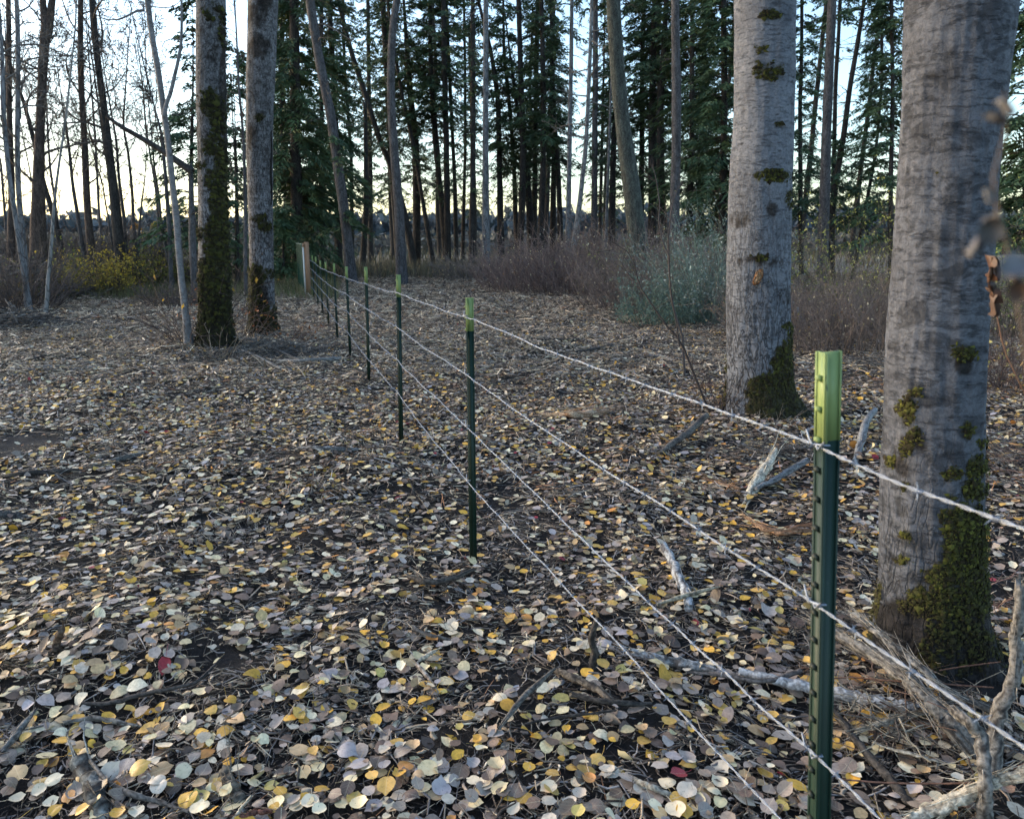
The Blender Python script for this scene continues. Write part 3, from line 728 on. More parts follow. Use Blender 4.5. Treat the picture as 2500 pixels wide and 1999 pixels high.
def surf_pt(H, u, v, out=.0):
    """point of a near trunk's bark seen at a pixel"""
    zs, cx_, rr, D = H[2]
    p = at_depth(u, v, D - .2)
    for _ in range(6):
        i = int(np.clip(np.searchsorted(zs, p[2]), 0, len(zs) - 1))
        dx = np.clip((p[0] - cx_[i]) / rr[i], -.98, .98)
        p = at_depth(u, v, D - math.sqrt(1 - dx * dx) * (rr[i] + out))
    n = np.array([dx, -math.sqrt(1 - dx * dx), 0.0])
    return p, n
def bark_wound():
    u, v = px('d', 194, 1296)
    p, n = surf_pt(HA, u, v)
    t = np.cross([0, 0, 1.], n); r = np.random.default_rng(4)
    G_ = Geo()
    # a torn rim round a sunken oval of splintered wood
    k = 30; rings = [(1.0, -.004, (.10, .05, .03)), (.86, .012, (.22, .10, .045)), (.66, .009, (.30, .16, .08)), (.40, .006, (.42, .29, .18)), (.0, .005, (.5, .38, .26))]
    V = []; C = []
    for (q, h, c) in rings:
        for j in range(k):
            a = j / k * 2 * math.pi
            ww = .052 * q * (1 + .22 * noise(math.cos(a) * 3, math.sin(a) * 3, 7) * 1.2 - .1)
            e = np.array([math.cos(a) * ww * .72 - math.sin(a) * -.012 * q, math.sin(a) * ww * 1.35])
            e[0] += .012 * math.sin(a) * q
            V.append(p + t * e[0] + np.array([0, 0, e[1]]) + n * (h + .006 * r.standard_normal() * (q > .3) - (e[0] ** 2) / .5))
            C.append(np.array(c) * (.8 + .4 * r.random()))
    Fq = [(i * k + j, i * k + (j + 1) % k, (i + 1) * k + (j + 1) % k, (i + 1) * k + j) for i in range(4) for j in range(k)]
    G_.add(V, Fq, np.array(C))
    for j in range(46):                                   # splinters
        a0 = r.standard_normal(2) * [.017, .028]; L_ = .012 + .03 * r.random()
        s0 = p + t * a0[0] + np.array([0, 0, a0[1]]) + n * .009; s1 = s0 + np.array([0, 0, L_]) + t * .012 * r.random() + n * (.002 + .006 * r.random())
        Vt, Ft, Ct = tubes(np.array([[s0, (s0 + s1) / 2 + n * .002, s1]]), np.array([[.0022, .002, .0004]]), 3, np.array([.45, .30, .18]) * (.5 + .8 * r.random()))
        G_.add(Vt, Ft, Ct)
    link('bark_wound', G_.mesh('bark_wound', M_WOOD, HA[1], True), HA[0], label='fresh orange-brown wound')
bark_wound()
def bark_split():
    P = []
    for x, y in ((1268, 610), (1270, 700), (1266, 800), (1270, 880), (1268, 960)):
        u, v = px('a', x, y); p, n = surf_pt(HM, u, v, .0); P.append(p + n * .004)
    Vt, Ft, Ct = tubes(np.array([P]), np.array([[.008, .014, .017, .014, .006]]), 6, (.02, .018, .018))
    G_ = Geo(); G_.add(Vt, Ft, Ct)
    link('bark_split', G_.mesh('bark_split', M_WOOD, HM[1]), HM[0])
bark_split()

# ------------------------------------------------------------------ trees of the wood's edge
def trunk_axis(crop, pts, D, top):
    """pts (x, y, width) in crop pixels from top to bottom -> centres and radii from the ground up to 'top' metres"""
    A = []
    for (x, y, w) in pts:
        u, v = px(crop, x, y); p = at_depth(u, v, D); s = CROPS[crop][2]
        q = at_depth(u + w / s, v, D); A.append((p[2], p[0], (q[0] - p[0]) / 2 * D / math.hypot(p[0], D)))
    A.sort(); return A
def eval_axis(A, z):
    Z = [a[0] for a in A]; x = np.interp(z, Z, [a[1] for a in A]); r = np.interp(z, Z, [a[2] for a in A])
    if len(A) > 1:
        sl = (A[-1][1] - A[-2][1]) / (A[-1][0] - A[-2][0] + 1e-6); x = np.where(z > Z[-1], A[-1][1] + sl * .7 * (z - Z[-1]), x)
        s0 = (A[1][1] - A[0][1]) / (A[1][0] - A[0][0] + 1e-6); x = np.where(z < Z[0], A[0][1] + s0 * (z - Z[0]), x)
    return x, r
def far_trunk(A, D, top, sides, material, root, bl, seed, taper_above=True, jag=False, name='trunk'):
    gz = float(g(bl[0], D)); zs = np.concatenate([[gz - .15, gz, gz + .15, gz + .4], np.linspace(gz + .8, top, 34)])
    x, rr = eval_axis(A, zs); zt = A[-1][0]
    if not jag: rr = np.where(zs > zt, rr * np.clip(1 - (zs - zt) / max(top - zt, .5) * .9, .08, 1), rr)
    rr = rr * (1 + .35 * np.exp(-(zs - gz).clip(0) / .25))
    x = np.convolve(np.pad(x, 1, mode='edge'), [.25, .5, .25], 'valid')
    y = D + .25 * (noise(zs * .3 + seed, seed, 1) - .5) * np.clip((zs - gz) / 3, 0, 1)
    th = np.arange(sides) / sides * 2 * math.pi
    rad = rr[:, None] * (1 + .16 * (noise(np.cos(th)[None] * 2.5 + seed, np.sin(th)[None] * 2.5, zs[:, None] * 1.4) - .5) + .12 * (noise(np.cos(th)[None] * 7 + seed, np.sin(th)[None] * 7, zs[:, None] * 4) - .5))
    V = np.stack([x[:, None] + np.cos(th)[None] * rad, y[:, None] + np.sin(th)[None] * rad, zs[:, None] + 0 * rad], -1)
    if jag: V[-1, :, 2] += .35 * np.random.default_rng(seed).random(sides)
    i = np.arange(len(zs) * sides).reshape(len(zs), sides); a = i[:-1]; b_ = i[1:]
    Fq = np.stack([a, np.roll(a, -1, 1), np.roll(b_, -1, 1), b_], -1).reshape(-1, 4)
    Vf = V.reshape(-1, 3)
    cap = len(Vf); Vf = np.concatenate([Vf, [[x[-1], y[-1], top + (.1 if jag else .02)]]])
    Ft = [(i[-1, k], i[-1, (k + 1) % sides], cap) for k in range(sides)]
    link(name, new_mesh(name, Vf - bl, [Fq, np.array(Ft)], material, None, True), root)
    return lambda z: np.stack([np.interp(z, zs, x), np.interp(z, zs, y), z], -1), lambda z: np.interp(z, zs, rr)

def needle_crown(axis, radf, z0, z1, R, nb, seed, root, bl, dens=1.0, droop=.35, shape='cone', shade=1.0, side=None, kk=42):
    r = np.random.default_rng(seed); nb = int(nb * 1.1); kk = kk * .70
    zb = z0 + (z1 - z0) * r.random(nb)
    f = (zb - z0) / (z1 - z0)
    if shape == 'cone': L_ = R * (1 - .72 * f) * (.55 + .6 * r.random(nb))
    else: L_ = R * (.45 + .55 * np.sin(np.clip(f, 0, 1) * 2.6 + .35)) * (.4 + .7 * r.random(nb))
    az = r.random(nb) * 6.283
    if side is not None: az = side + r.standard_normal(nb) * .9
    dr = np.stack([np.cos(az), np.sin(az), np.zeros(nb)], -1); pr = np.stack([-np.sin(az), np.cos(az), np.zeros(nb)], -1)
    up = .25 + .2 * r.standard_normal(nb); dp = droop * (1 + .4 * r.standard_normal(nb)) + up * .6
    def pt(s):                                           # s (nb,k)
        return axis(zb)[:, None, :] + dr[:, None, :] * (L_[:, None] * s)[..., None] + np.array([0, 0, 1.]) * ((up[:, None] * s - dp[:, None] * s * s) * L_[:, None])[..., None]
    st = np.linspace(0, 1, 5)[None].repeat(nb, 0)
    P = pt(st); Rr = (.012 + .008 * L_)[:, None] * (1.05 - st)
    G_ = Geo(); V, Fq, C = tubes(P, Rr, 3, (.05, .042, .036)); G_.add(V, Fq, C)
    kn = int(kk * dens * 1.9)
    s = .12 + .88 * r.random((nb, kn)) ** .8
    base = pt(s); sgn = r.choice([-1, 1], (nb, kn)); ang = .5 + .5 * r.random((nb, kn))
    d = dr[:, None, :] * np.cos(ang)[..., None] + pr[:, None, :] * (np.sin(ang) * sgn)[..., None]
    d = d + np.array([0, 0, 1.]) * (-.15 - .45 * r.random((nb, kn)) - droop * .6 * s)[..., None]
    d /= np.linalg.norm(d, axis=-1, keepdims=True)
    ln = (.16 + .30 * r.random((nb, kn))) * (1.15 - .55 * s) * np.clip(L_[:, None] / 1.6, .6, 1.25)
    # offset sprays sideways so that the branch is a fan
    base = base + d * (ln * r.random((nb, kn)) * .8)[..., None] + .04 * r.standard_normal((nb, kn, 3))
    w = .030 + .022 * r.random((nb, kn))
    sd = np.cross(d, r.standard_normal((nb, kn, 3)) * .6 + np.array([0, 0, 1.])); sd /= np.linalg.norm(sd, axis=-1, keepdims=True) + 1e-9
    a = base; b_ = base + d * (ln * .45)[..., None] + sd * w[..., None]; c = base + d * ln[..., None]; e = base + d * (ln * .4)[..., None] - sd * w[..., None]
    Vn = np.stack([base + sd * w[..., None] * .8, c, base - sd * w[..., None] * .8], 2).reshape(-1, 3); m = nb * kn
    Fn = np.arange(m * 3).reshape(m, 3)
    br = (.75 + .5 * r.random((nb, 1))) * (.8 + .4 * r.random((nb, kn))) * shade
    hue = r.random((nb, 1))
    col = np.stack([br * (.055 + .022 * hue), br * (.098 + .016 * hue), br * (.055 - .010 * hue)], -1).reshape(-1, 3)
    G_.add(Vn, Fn, np.repeat(col, 3, axis=0))
    link('crown', G_.mesh('crown', M_NEEDLE, bl), root)
def dead_twigs(axis, radf, z0, z1, n, seed, root, bl, L0=1.1, col=(.05, .043, .04), up=-.12):
    r = np.random.default_rng(seed); n = int(n * 1.8)
    zb = z0 + (z1 - z0) * r.random(n); az = r.random(n) * 6.283; L_ = L0 * (.3 + .9 * r.random(n) ** 1.5)
    dr = np.stack([np.cos(az), np.sin(az), up + .25 * r.standard_normal(n)], -1)
    st = np.linspace(0, 1, 6); wob = np.cumsum(r.standard_normal((n, 6, 3)) * .035, axis=1) * L_[:, None, None]
    P = axis(zb)[:, None] + dr[:, None] * (L_[:, None] * st[None])[..., None] + wob - np.array([0, 0, .22]) * (st ** 2)[None, :, None] * L_[:, None, None]
    R_ = (.010 + .006 * L_)[:, None] * (1.1 - st[None])
    G_ = Geo(); V, Fq, C = tubes(P, R_, 3, np.array(col)); G_.add(V, Fq, C)
    m = n * 6; i0 = r.integers(0, n, m); k0 = r.integers(1, 6, m); b0 = P[i0, k0]
    d = dr[i0] + r.standard_normal((m, 3)) * .6; d /= np.linalg.norm(d, axis=1)[:, None]
    l2 = (.15 + .35 * r.random(m)) * L_[i0]; s3 = np.linspace(0, 1, 4)
    P2 = b0[:, None] + d[:, None] * (l2[:, None] * s3[None])[..., None] + np.cumsum(r.standard_normal((m, 4, 3)) * .03, axis=1) * l2[:, None, None]
    V, Fq, C = tubes(P2, np.full((m, 1), .006) * (1.1 - .8 * s3[None]), 3, np.array(col)); G_.add(V, Fq, C)
    link('dead_branches', G_.mesh('dead_branches', M_TWIG, bl), root, kind='stuff')
def bare_crown(axis, radf, z0, z1, n1, L1, seed, root, bl, col=(.085, .07, .062), up=.7, n2=8, n3=6, thin=1.0, D=30, leaf=0):
    r = np.random.default_rng(seed); n1 = int(n1 * 1.6)
    zb = z0 + (z1 - z0) * (np.arange(n1) + r.random(n1)) / n1; az = r.random(n1) * 6.283
    Lb = L1 * (.5 + .7 * r.random(n1)) * (1 - .5 * (zb - z0) / (z1 - z0))
    N = 8; st = np.linspace(0, 1, N)
    d0 = np.stack([np.cos(az), np.sin(az), up * (.4 + .9 * r.random(n1))], -1); d0 /= np.linalg.norm(d0, axis=1)[:, None]
    def grow(b0, d, L_, N, w, lift):
        n = len(b0); s = 1 / (N - 1); P = [b0]; dd = d.copy(); kink = r.standard_normal((n, 3)) * w
        for k in range(N - 1):
            kink = .6 * kink + .7 * w * r.standard_normal((n, 3)); dd = dd + kink + np.array([0, 0, lift]); dd /= np.linalg.norm(dd, axis=1)[:, None]
            P.append(P[-1] + dd * (L_ * s)[:, None])
        return np.stack(P, 1)
    P1 = grow(axis(zb), d0, Lb, N, .16, .07); R1 = np.minimum(radf(zb) * .42, .012 + .014 * Lb)[:, None] * (1.08 - .85 * st[None]) * thin
    G_ = Geo(); V, Fq, C = tubes(P1, R1, 4, np.array(col) * 1.05, caps=False); G_.add(V, Fq, C)
    def kids(P, L_, n, fr, N, w, lift):
        m = len(P) * n; i0 = np.repeat(np.arange(len(P)), n); k0 = r.integers(2, P.shape[1], m)
        b0 = P[i0, k0]; dd = P[i0, k0] - P[i0, k0 - 1]; dd /= np.linalg.norm(dd, axis=1)[:, None] + 1e-9
        dd = dd + r.standard_normal((m, 3)) * .55; dd /= np.linalg.norm(dd, axis=1)[:, None]
        l = L_[i0] * fr * (.4 + .9 * r.random(m)) * (1.25 - k0 / P.shape[1])
        return grow(b0, dd, l, N, w, lift), l
    px_ = D / 778.0
    P2, L2 = kids(P1, Lb, n2, .55, 6, .2, .05); s2 = np.linspace(0, 1, 6)
    V, Fq, C = tubes(P2, (.007 + .004 * L2)[:, None] * (1.1 - .8 * s2[None]) * thin, 3, np.array(col)); G_.add(V, Fq, C)
    P3, L3 = kids(P2, L2, n3, .65, 4, .25, .04); s3 = np.linspace(0, 1, 4)
    V, Fq, C = tubes(P3, np.maximum(.0085, .13 * px_ * .5) * np.ones((len(P3), 1)) * (1.1 - .6 * s3[None]) * thin, 3, np.array(col) * .95); G_.add(V, Fq, C)
    if leaf:
        m = leaf; i0 = r.integers(0, len(P3), m); p = P3[i0, r.integers(1, 4, m)] + .03 * r.standard_normal((m, 3))
        q = np.array([[-1, 0, 0], [0, -1, .2], [1, 0, 0], [0, 1, .2.__float__()]]) * .03
        R = rot_mats(r.random(m) * 6.28, r.standard_normal(m), r.standard_normal(m)); Vv = np.einsum('nij,kj->nki', R, q) + p[:, None]
        G_.add(Vv.reshape(-1, 3), np.arange(m * 4).reshape(m, 4), np.repeat(np.array([[.16, .11, .06]]) * (.5 + r.random((m, 1))), 4, axis=0))
    link('crown', G_.mesh('crown', M_TWIG, bl), root)

def tree(kind, crop, pts, D, material, label, seed, top=17, sides=12, crown=None, twigs=None, cat='tree', group=None, jag=False, bare_=None):
    A = trunk_axis(crop, pts, D, top)
    gz = float(g(A[0][1], D)); x0, _ = eval_axis(A, np.array([gz])); bl = np.array([float(x0[0]), D, gz])
    root = thing(kind, bl, label, cat, group)
    if jag: top = A[-1][0]
    ax, rf = far_trunk(A, D, top, sides, material, root, bl, seed, jag=jag)
    for cset in (crown if isinstance(crown, list) else [crown] if crown else []):
        needle_crown(ax, rf, seed=seed + 50, root=root, bl=bl, **cset)
    if group == GC and D > 34: needle_crown(ax, rf, 3.6, 8.5, 1.25, 15, seed + 90, root, bl, droop=.5, kk=24)
    if twigs: dead_twigs(ax, rf, seed=seed + 60, root=root, bl=bl, **twigs)
    if bare_: bare_crown(ax, rf, seed=seed + 70, root=root, bl=bl, D=D, **bare_)
    return root, bl, ax, rf
GC = 'conifers of the dark wood behind the clearing'
GB = 'bare trees along the left edge'
GD = 'conifers deep in the wood'
def cr(z0, z1, R, nb, **k): return dict(z0=z0, z1=z1, R=R, nb=nb, **k)
def tw(z0, z1, n, L0=1.2, **k): return dict(z0=z0, z1=z1, n=n, L0=L0, **k)
CT = 'conifer'
# --- left part of the conifer wood (crop b)
tree('spruce_tree', 'b', [(165, 0, 60), (175, 600, 60), (185, 1500, 75)], 33, M_DARK, 'dense dark spruce clothed in drooping boughs right behind the wooden gate post', 301, 16, crown=[cr(.7, 15.5, 2.4, 260, droop=.55, kk=80)], cat=CT, group=GC)
tree('spruce_tree', 'b', [(95, 0, 26), (90, 700, 26), (140, 1450, 32)], 38, M_DARK, 'slim spruce at the left end of the conifer wood, boughs thin against pale sky', 302, 17, crown=[cr(2, 16.5, 1.8, 190, droop=.5, kk=50)], cat=CT, group=GC)
tree('spruce_tree', 'b', [(330, 0, 26), (330, 700, 28), (335, 1480, 34)], 36, M_DARK, 'dark spruce just left of the big leaning grey trunk, green skirts reaching low', 303, 17, crown=[cr(2.5, 16.5, 2.1, 210, droop=.5, kk=60)], cat=CT, group=GC)
tree('pine_tree', 'b', [(262, 0, 56), (300, 250, 57), (345, 500, 58), (390, 700, 58), (440, 1050, 60), (470, 1250, 62), (505, 1590, 66)], 31, M_MIDB, 'tall grey-brown trunk leaning left above the fence posts', 304, 15, 16, crown=[cr(3.9, 5.6, 1.7, 9, droop=.45, kk=70), cr(2.0, 2.8, 1.2, 7, droop=.5, kk=60)], twigs=tw(6.2, 12, 9, 2.0, col=(.13, .115, .10)), cat=CT, group=GC)
tree('spruce_tree', 'b', [(378, 0, 30), (400, 400, 34), (425, 1000, 38), (435, 1500, 44)], 37, M_DARK, 'straight dark trunk hidden close behind the leaning grey one', 305, 17, crown=[cr(3, 16.5, 1.9, 150, kk=54)], twigs=tw(1.5, 6, 14), cat=CT, group=GC)
tree('pine_tree', 'b', [(466, 0, 18), (470, 400, 20), (510, 950, 22), (515, 1380, 25)], 44, M_DARK, 'thin dark trunk with a bend between the leaning grey trunk and the snag', 306, 19, crown=[cr(9, 18, 1.6, 60)], twigs=tw(1.5, 9, 16), cat=CT, group=GC)
tree('pine_tree', 'b', [(430, 0, 26), (520, 350, 32), (600, 580, 34), (680, 850, 36), (750, 1000, 38), (830, 1280, 42), (870, 1490, 46)], 40, M_DARK, 'dark trunk slanting steeply from upper left down behind the curved grey trunk', 307, 17, crown=[cr(5.5, 16, 2.2, 70)], twigs=tw(3, 8, 14, 1.8), cat=CT, group=GC)
tree('dead_snag', 'b', [(596, 640, 22), (600, 900, 27), (600, 1250, 32), (585, 1500, 38)], 39, M_DARK, 'dead snag broken off below the canopy left of the curved trunk', 308, jag=True, twigs=tw(2, 7.0, 12, 1.6), cat='dead tree')
tree('pine_tree', 'b', [(700, 0, 34), (712, 250, 34), (728, 500, 34), (745, 900, 34), (790, 1500, 38)], 42, M_DARK, 'straight black trunk hugging the left side of the curved grey trunk', 309, 18, crown=[cr(9, 17, 1.8, 60)], cat=CT, group=GC)
tree('pine_tree', 'b', [(790, 0, 42), (765, 120, 46), (752, 300, 46), (748, 500, 47), (756, 750, 50), (775, 1000, 54), (800, 1300, 60), (812, 1600, 66)], 30, M_MIDB, 'smooth grey-brown trunk curving gently to the right at its top, among dark conifers', 310, 14, 16, twigs=tw(8.2, 12, 5, 2.2, col=(.12, .10, .09)), cat=CT, group=GC)
tree('spruce_tree', 'b', [(845, 300, 26), (870, 600, 38), (900, 900, 46), (905, 1480, 50)], 43, M_DARK, 'stout dark trunk with ragged boughs right of the curved grey trunk', 311, 18, crown=[cr(7, 17, 2.5, 100, kk=60), cr(4, 7.5, 1.4, 26)], twigs=tw(1.5, 6, 22, 1.6), cat=CT, group=GC)
tree('pine_tree', 'b', [(770, 300, 18), (830, 640, 22), (880, 850, 24), (940, 1200, 26), (990, 1500, 30)], 41, M_DARK, 'dark pole leaning left across the base of the stout ragged conifer', 312, 17, crown=[cr(8, 16, 1.8, 50)], twigs=tw(1.5, 8, 16, 1.4), cat=CT, group=GC)
tree('spruce_tree', 'b', [(985, 100, 26), (990, 450, 30), (1020, 900, 34), (1060, 1250, 38), (1080, 1510, 44)], 42, M_DARK, 'dark trunk under the thickest black clump of boughs left of centre', 313, 17, crown=[cr(7.2, 15, 2.7, 110, kk=64)], twigs=tw(1.5, 7, 18, 1.4), cat=CT, group=GC)
tree('pine_tree', 'b', [(1066, 0, 32), (1075, 550, 34), (1085, 1000, 36), (1092, 1490, 40)], 41, M_DARK, 'straight full-height black trunk, first of a tight pair left of centre', 314, 18, crown=[cr(8, 17, 1.9, 55)], twigs=tw(1.5, 8, 18), cat=CT, group=GC)
tree('pine_tree', 'b', [(1098, 350, 20), (1115, 700, 22), (1135, 1100, 24), (1142, 1490, 28)], 43, M_DARK, 'thinner trunk of the tight pair left of centre, tilting out to the right', 315, 17, crown=[cr(9, 16, 1.4, 40)], twigs=tw(1.5, 8, 14), cat=CT, group=GC)
tree('pine_tree', 'b', [(1190, 0, 15), (1196, 500, 17), (1197, 900, 18), (1182, 1510, 24)], 44, M_DARK, 'thin wiry trunk standing alone in the bright gap near the centre', 316, 19, crown=[cr(7, 18, 1.2, 70, kk=34)], twigs=tw(1.5, 9, 22, 1.1), cat=CT, group=GC)
tree('pine_tree', 'b', [(1242, 0, 26), (1243, 500, 30), (1242, 1000, 33), (1235, 1530, 40)], 38, M_DARK, 'straight dark trunk beside the pale furrowed one at the centre', 317, 17, crown=[cr(8, 16, 1.7, 50)], twigs=tw(2, 9, 22), cat=CT, group=GC)
tree('pine_tree', 'b', [(1320, 0, 30), (1320, 500, 32), (1318, 1000, 38), (1322, 1560, 52)], 33, M_GREY, 'pale furrowed grey trunk standing straight at the centre of the wood', 318, 15, 16, twigs=tw(3, 12, 20, .9, col=(.09, .085, .08)), cat=CT, group=GC)
tree('spruce_tree', 'b', [(1285, 50, 20), (1350, 300, 24), (1395, 600, 30), (1402, 1000, 34), (1412, 1510, 42)], 41, M_DARK, 'dark spruce trunk with full boughs just right of the pale furrowed trunk', 319, 18, crown=[cr(5, 17, 2.0, 120, kk=48)], twigs=tw(1.5, 6, 16), cat=CT, group=GC)
tree('spruce_tree', 'b', [(1425, 0, 14), (1430, 350, 20), (1465, 650, 24), (1490, 1000, 26), (1505, 1490, 30)], 43, M_DARK, 'slender dark spruce trunk bowed to the right, between two stouter ones', 320, 18, crown=[cr(5, 17, 1.9, 110, kk=48)], twigs=tw(1.5, 6, 12), cat=CT, group=GC)
tree('pine_tree', 'b', [(1518, 0, 30), (1528, 400, 32), (1545, 800, 36), (1540, 1200, 40), (1528, 1460, 46)], 40, M_DARK, 'upright black trunk that meets the foot of a leaning one right of centre', 321, 18, crown=[cr(9, 17, 1.8, 50)], twigs=tw(1.5, 8, 16), cat=CT, group=GC)
tree('pine_tree', 'b', [(1500, 600, 20), (1545, 850, 30), (1575, 1150, 40), (1600, 1450, 52)], 41, M_DARK, 'black trunk leaning left onto its upright neighbour right of centre', 322, 14, crown=[cr(7, 13, 1.5, 34)], cat=CT, group=GC)
# --- right part (crop c)
tree('spruce_tree', 'c', [(278, 0, 24), (268, 500, 28), (262, 900, 30), (258, 1390, 36)], 43, M_DARK, 'left one of two near-parallel dark trunks right of centre', 331, 18, crown=[cr(5.5, 17, 2.0, 120, kk=46)], twigs=tw(1.5, 6, 14), cat=CT, group=GC)
tree('spruce_tree', 'c', [(300, 0, 26), (312, 500, 32), (314, 900, 34), (296, 1450, 42)], 39, M_DARK, 'right one of two near-parallel dark trunks right of centre, slightly bowed', 332, 17, crown=[cr(6, 16, 1.9, 90, kk=46)], twigs=tw(1.5, 6, 14), cat=CT, group=GC)
tree('spruce_tree', 'c', [(360, 0, 24), (368, 500, 28), (376, 900, 30), (368, 1440, 40)], 42, M_DARK, 'dark trunk rising left of the slim smooth blue-grey one', 333, 18, crown=[cr(5.5, 17, 2.1, 110, kk=50)], twigs=tw(1.5, 6, 14), cat=CT, group=GC)
tree('pine_tree', 'c', [(380, 700, 20), (400, 1000, 28), (415, 1440, 36)], 41, M_DARK, 'short dark stem wedged against the trunk left of the blue-grey one', 334, 12, crown=[cr(6.5, 11.5, 1.5, 40)], cat=CT, group=GC)
tree('pine_tree', 'c', [(482, 0, 22), (477, 500, 26), (468, 1000, 28), (458, 1450, 34)], 34, M_GREY, 'slim smooth blue-grey trunk, straight, beside the pale slanting birch', 335, 15, 14, crown=[cr(9.5, 14.5, 1.3, 30)], twigs=tw(4, 11, 14, .9), cat=CT, group=GC)
tree('birch_tree', 'c', [(602, 0, 20), (594, 250, 22), (582, 550, 24), (565, 900, 27), (535, 1180, 30), (498, 1470, 40)], 32, M_PALE, 'pale thin birch slanting to the right as it rises among dark trunks', 336, 15, 14, bare_=dict(z0=5.5, z1=14, n1=12, L1=1.8, up=.1, n2=5, n3=3, col=(.16, .14, .12)), group=None)
tree('pine_tree', 'c', [(626, 0, 30), (625, 500, 33), (620, 1000, 36), (616, 1450, 42)], 37, M_MIDB, 'straight greyish trunk just right of the slanting birch', 337, 16, 14, crown=[cr(10, 15.5, 1.4, 36)], twigs=tw(2, 10, 16, 1.2), cat=CT, group=GC)
tree('spruce_tree', 'c', [(672, 500, 14), (662, 900, 18), (650, 1440, 24)], 44, M_DARK, 'thin black trunk in the bright gap between the greyish trunk and the small grey pole', 338, 17, crown=[cr(5, 16.5, 1.7, 100, kk=44)], twigs=tw(1.5, 6, 14), cat=CT, group=GC)
tree('young_aspen', 'c', [(716, 560, 12), (706, 900, 16), (688, 1440, 22)], 36, M_GREY, 'small grey pole left of the big lichened trunk', 339, 9.5, twigs=tw(3, 9, 12, .9, up=.4), group=None)
tree('spruce_tree', 'c', [(745, 600, 26), (732, 900, 34), (722, 1440, 46)], 39, M_DARK, 'dark trunk half hidden by the left side of the big lichened trunk', 340, 17, crown=[cr(5, 16, 1.8, 90, kk=48)], twigs=tw(1.5, 6, 12), cat=CT, group=GC)
tree('pine_tree', 'c', [(732, 0, 84), (742, 220, 86), (758, 450, 88), (782, 700, 92), (815, 950, 98), (845, 1180, 104), (880, 1480, 116)], 24, M_LICH, 'big grey-green lichened trunk leaning left, largest of the wood, rising from the red-brown thicket', 341, 12, 26, twigs=tw(5, 11, 10, 1.2, col=(.12, .11, .10)), cat=CT, group=GC)
tree('spruce_tree', 'c', [(915, 0, 26), (905, 500, 30), (900, 1390, 36)], 40, M_DARK, 'spruce whose full boughs fill the space right of the lichened trunk', 342, 17, crown=[cr(3.5, 16, 2.4, 150, kk=56)], cat=CT, group=GC)
tree('spruce_tree', 'c', [(975, 300, 36), (968, 700, 44), (966, 1380, 54)], 38, M_DARK, 'black trunk, the left one of a close pair, between the lichened and purplish trunks', 343, 17, crown=[cr(7, 16, 2.4, 120, kk=60)], twigs=tw(1.5, 6, 12), cat=CT, group=GC)
tree('spruce_tree', 'c', [(1050, 0, 30), (1036, 300, 34), (1016, 600, 42), (1018, 1000, 46), (1028, 1380, 54)], 37, M_DARK, 'black trunk, the right one of a close pair, between the lichened and purplish trunks', 344, 17, crown=[cr(8, 16, 2.0, 80, kk=56)], cat=CT, group=GC)
tree('pine_tree', 'c', [(1100, 0, 48), (1106, 350, 52), (1110, 620, 56), (1112, 900, 56), (1104, 1180, 58), (1098, 1420, 66)], 28, M_MIDB, 'purplish grey-brown straight trunk with a knot, left of the big pale aspen', 345, 13, 18, twigs=tw(3, 11, 10, 1.0), cat=CT, group=GC)
tree('spruce_tree', 'c', [(1205, 0, 24), (1205, 850, 34), (1194, 1310, 40)], 35, M_DARK, 'full green spruce left of the big pale aspen, trunk showing at its foot', 346, 16, crown=[cr(3.6, 15.5, 2.3, 170, kk=62)], twigs=tw(1.2, 4, 14), cat=CT, group=GC)
tree('spruce_tree', 'c', [(1290, 0, 22), (1275, 700, 24), (1262, 1300, 30)], 37, M_DARK, 'second spruce in from the big pale aspen, with a thin forked stem', 347, 17, crown=[cr(3.2, 16, 2.1, 150, kk=56)], twigs=tw(1.2, 4, 14), cat=CT, group=GC)
tree('spruce_tree', 'c', [(1400, 0, 36), (1395, 700, 40), (1390, 1300, 46)], 31, M_DARK, 'darkest densest spruce pressed against the left side of the big pale aspen', 348, 14.5, crown=[cr(.9, 14, 2.4, 230, kk=74)], cat=CT, group=GC)
# --- between and beyond the two big aspens (crop d)
tree('spruce_tree', 'd', [(395, 0, 16), (392, 500, 20), (395, 1030, 24)], 36, M_DARK, 'narrow spruce showing at the right side of the big pale aspen', 351, 16, crown=[cr(2.5, 15.5, 1.5, 130, kk=48)], cat=CT, group=GC)
tree('pine_tree', 'd', [(532, 0, 42), (524, 350, 44), (508, 700, 46), (500, 1060, 52)], 29, M_MIDB, 'grey trunk standing clear in the bright gap between the two nearest aspens', 352, 14, 16, twigs=tw(3, 9, 6, .9), cat=CT, group=GC)
tree('pine_tree', 'd', [(574, 0, 18), (558, 350, 20), (546, 1020, 24)], 33, M_DARK, 'thin dark stem tucked behind the grey trunk in the bright gap', 353, 15, crown=[cr(4, 6, 1.2, 16), cr(9, 14.5, 1.3, 50)], cat=CT, group=GC)
tree('pine_tree', 'd', [(686, 0, 18), (655, 220, 22), (622, 420, 26), (590, 680, 28), (562, 860, 30), (536, 1040, 36)], 30, M_DARK, 'dark trunk leaning right in the bright gap between the two nearest aspens', 354, 15, crown=[cr(9.5, 14.5, 1.6, 50), cr(2.2, 5.5, 1.5, 30)], twigs=tw(4, 12, 24, 1.6), cat=CT, group=GC)
tree('spruce_tree', 'd', [(768, 0, 14), (772, 400, 15), (745, 700, 16), (690, 1000, 18)], 32, M_DARK, 'thin crooked spruce left of the thickest trunk', 355, 14, crown=[cr(2.2, 13.5, 1.5, 110, kk=44)], twigs=tw(2, 9, 20, 1.3), cat=CT, group=GC)
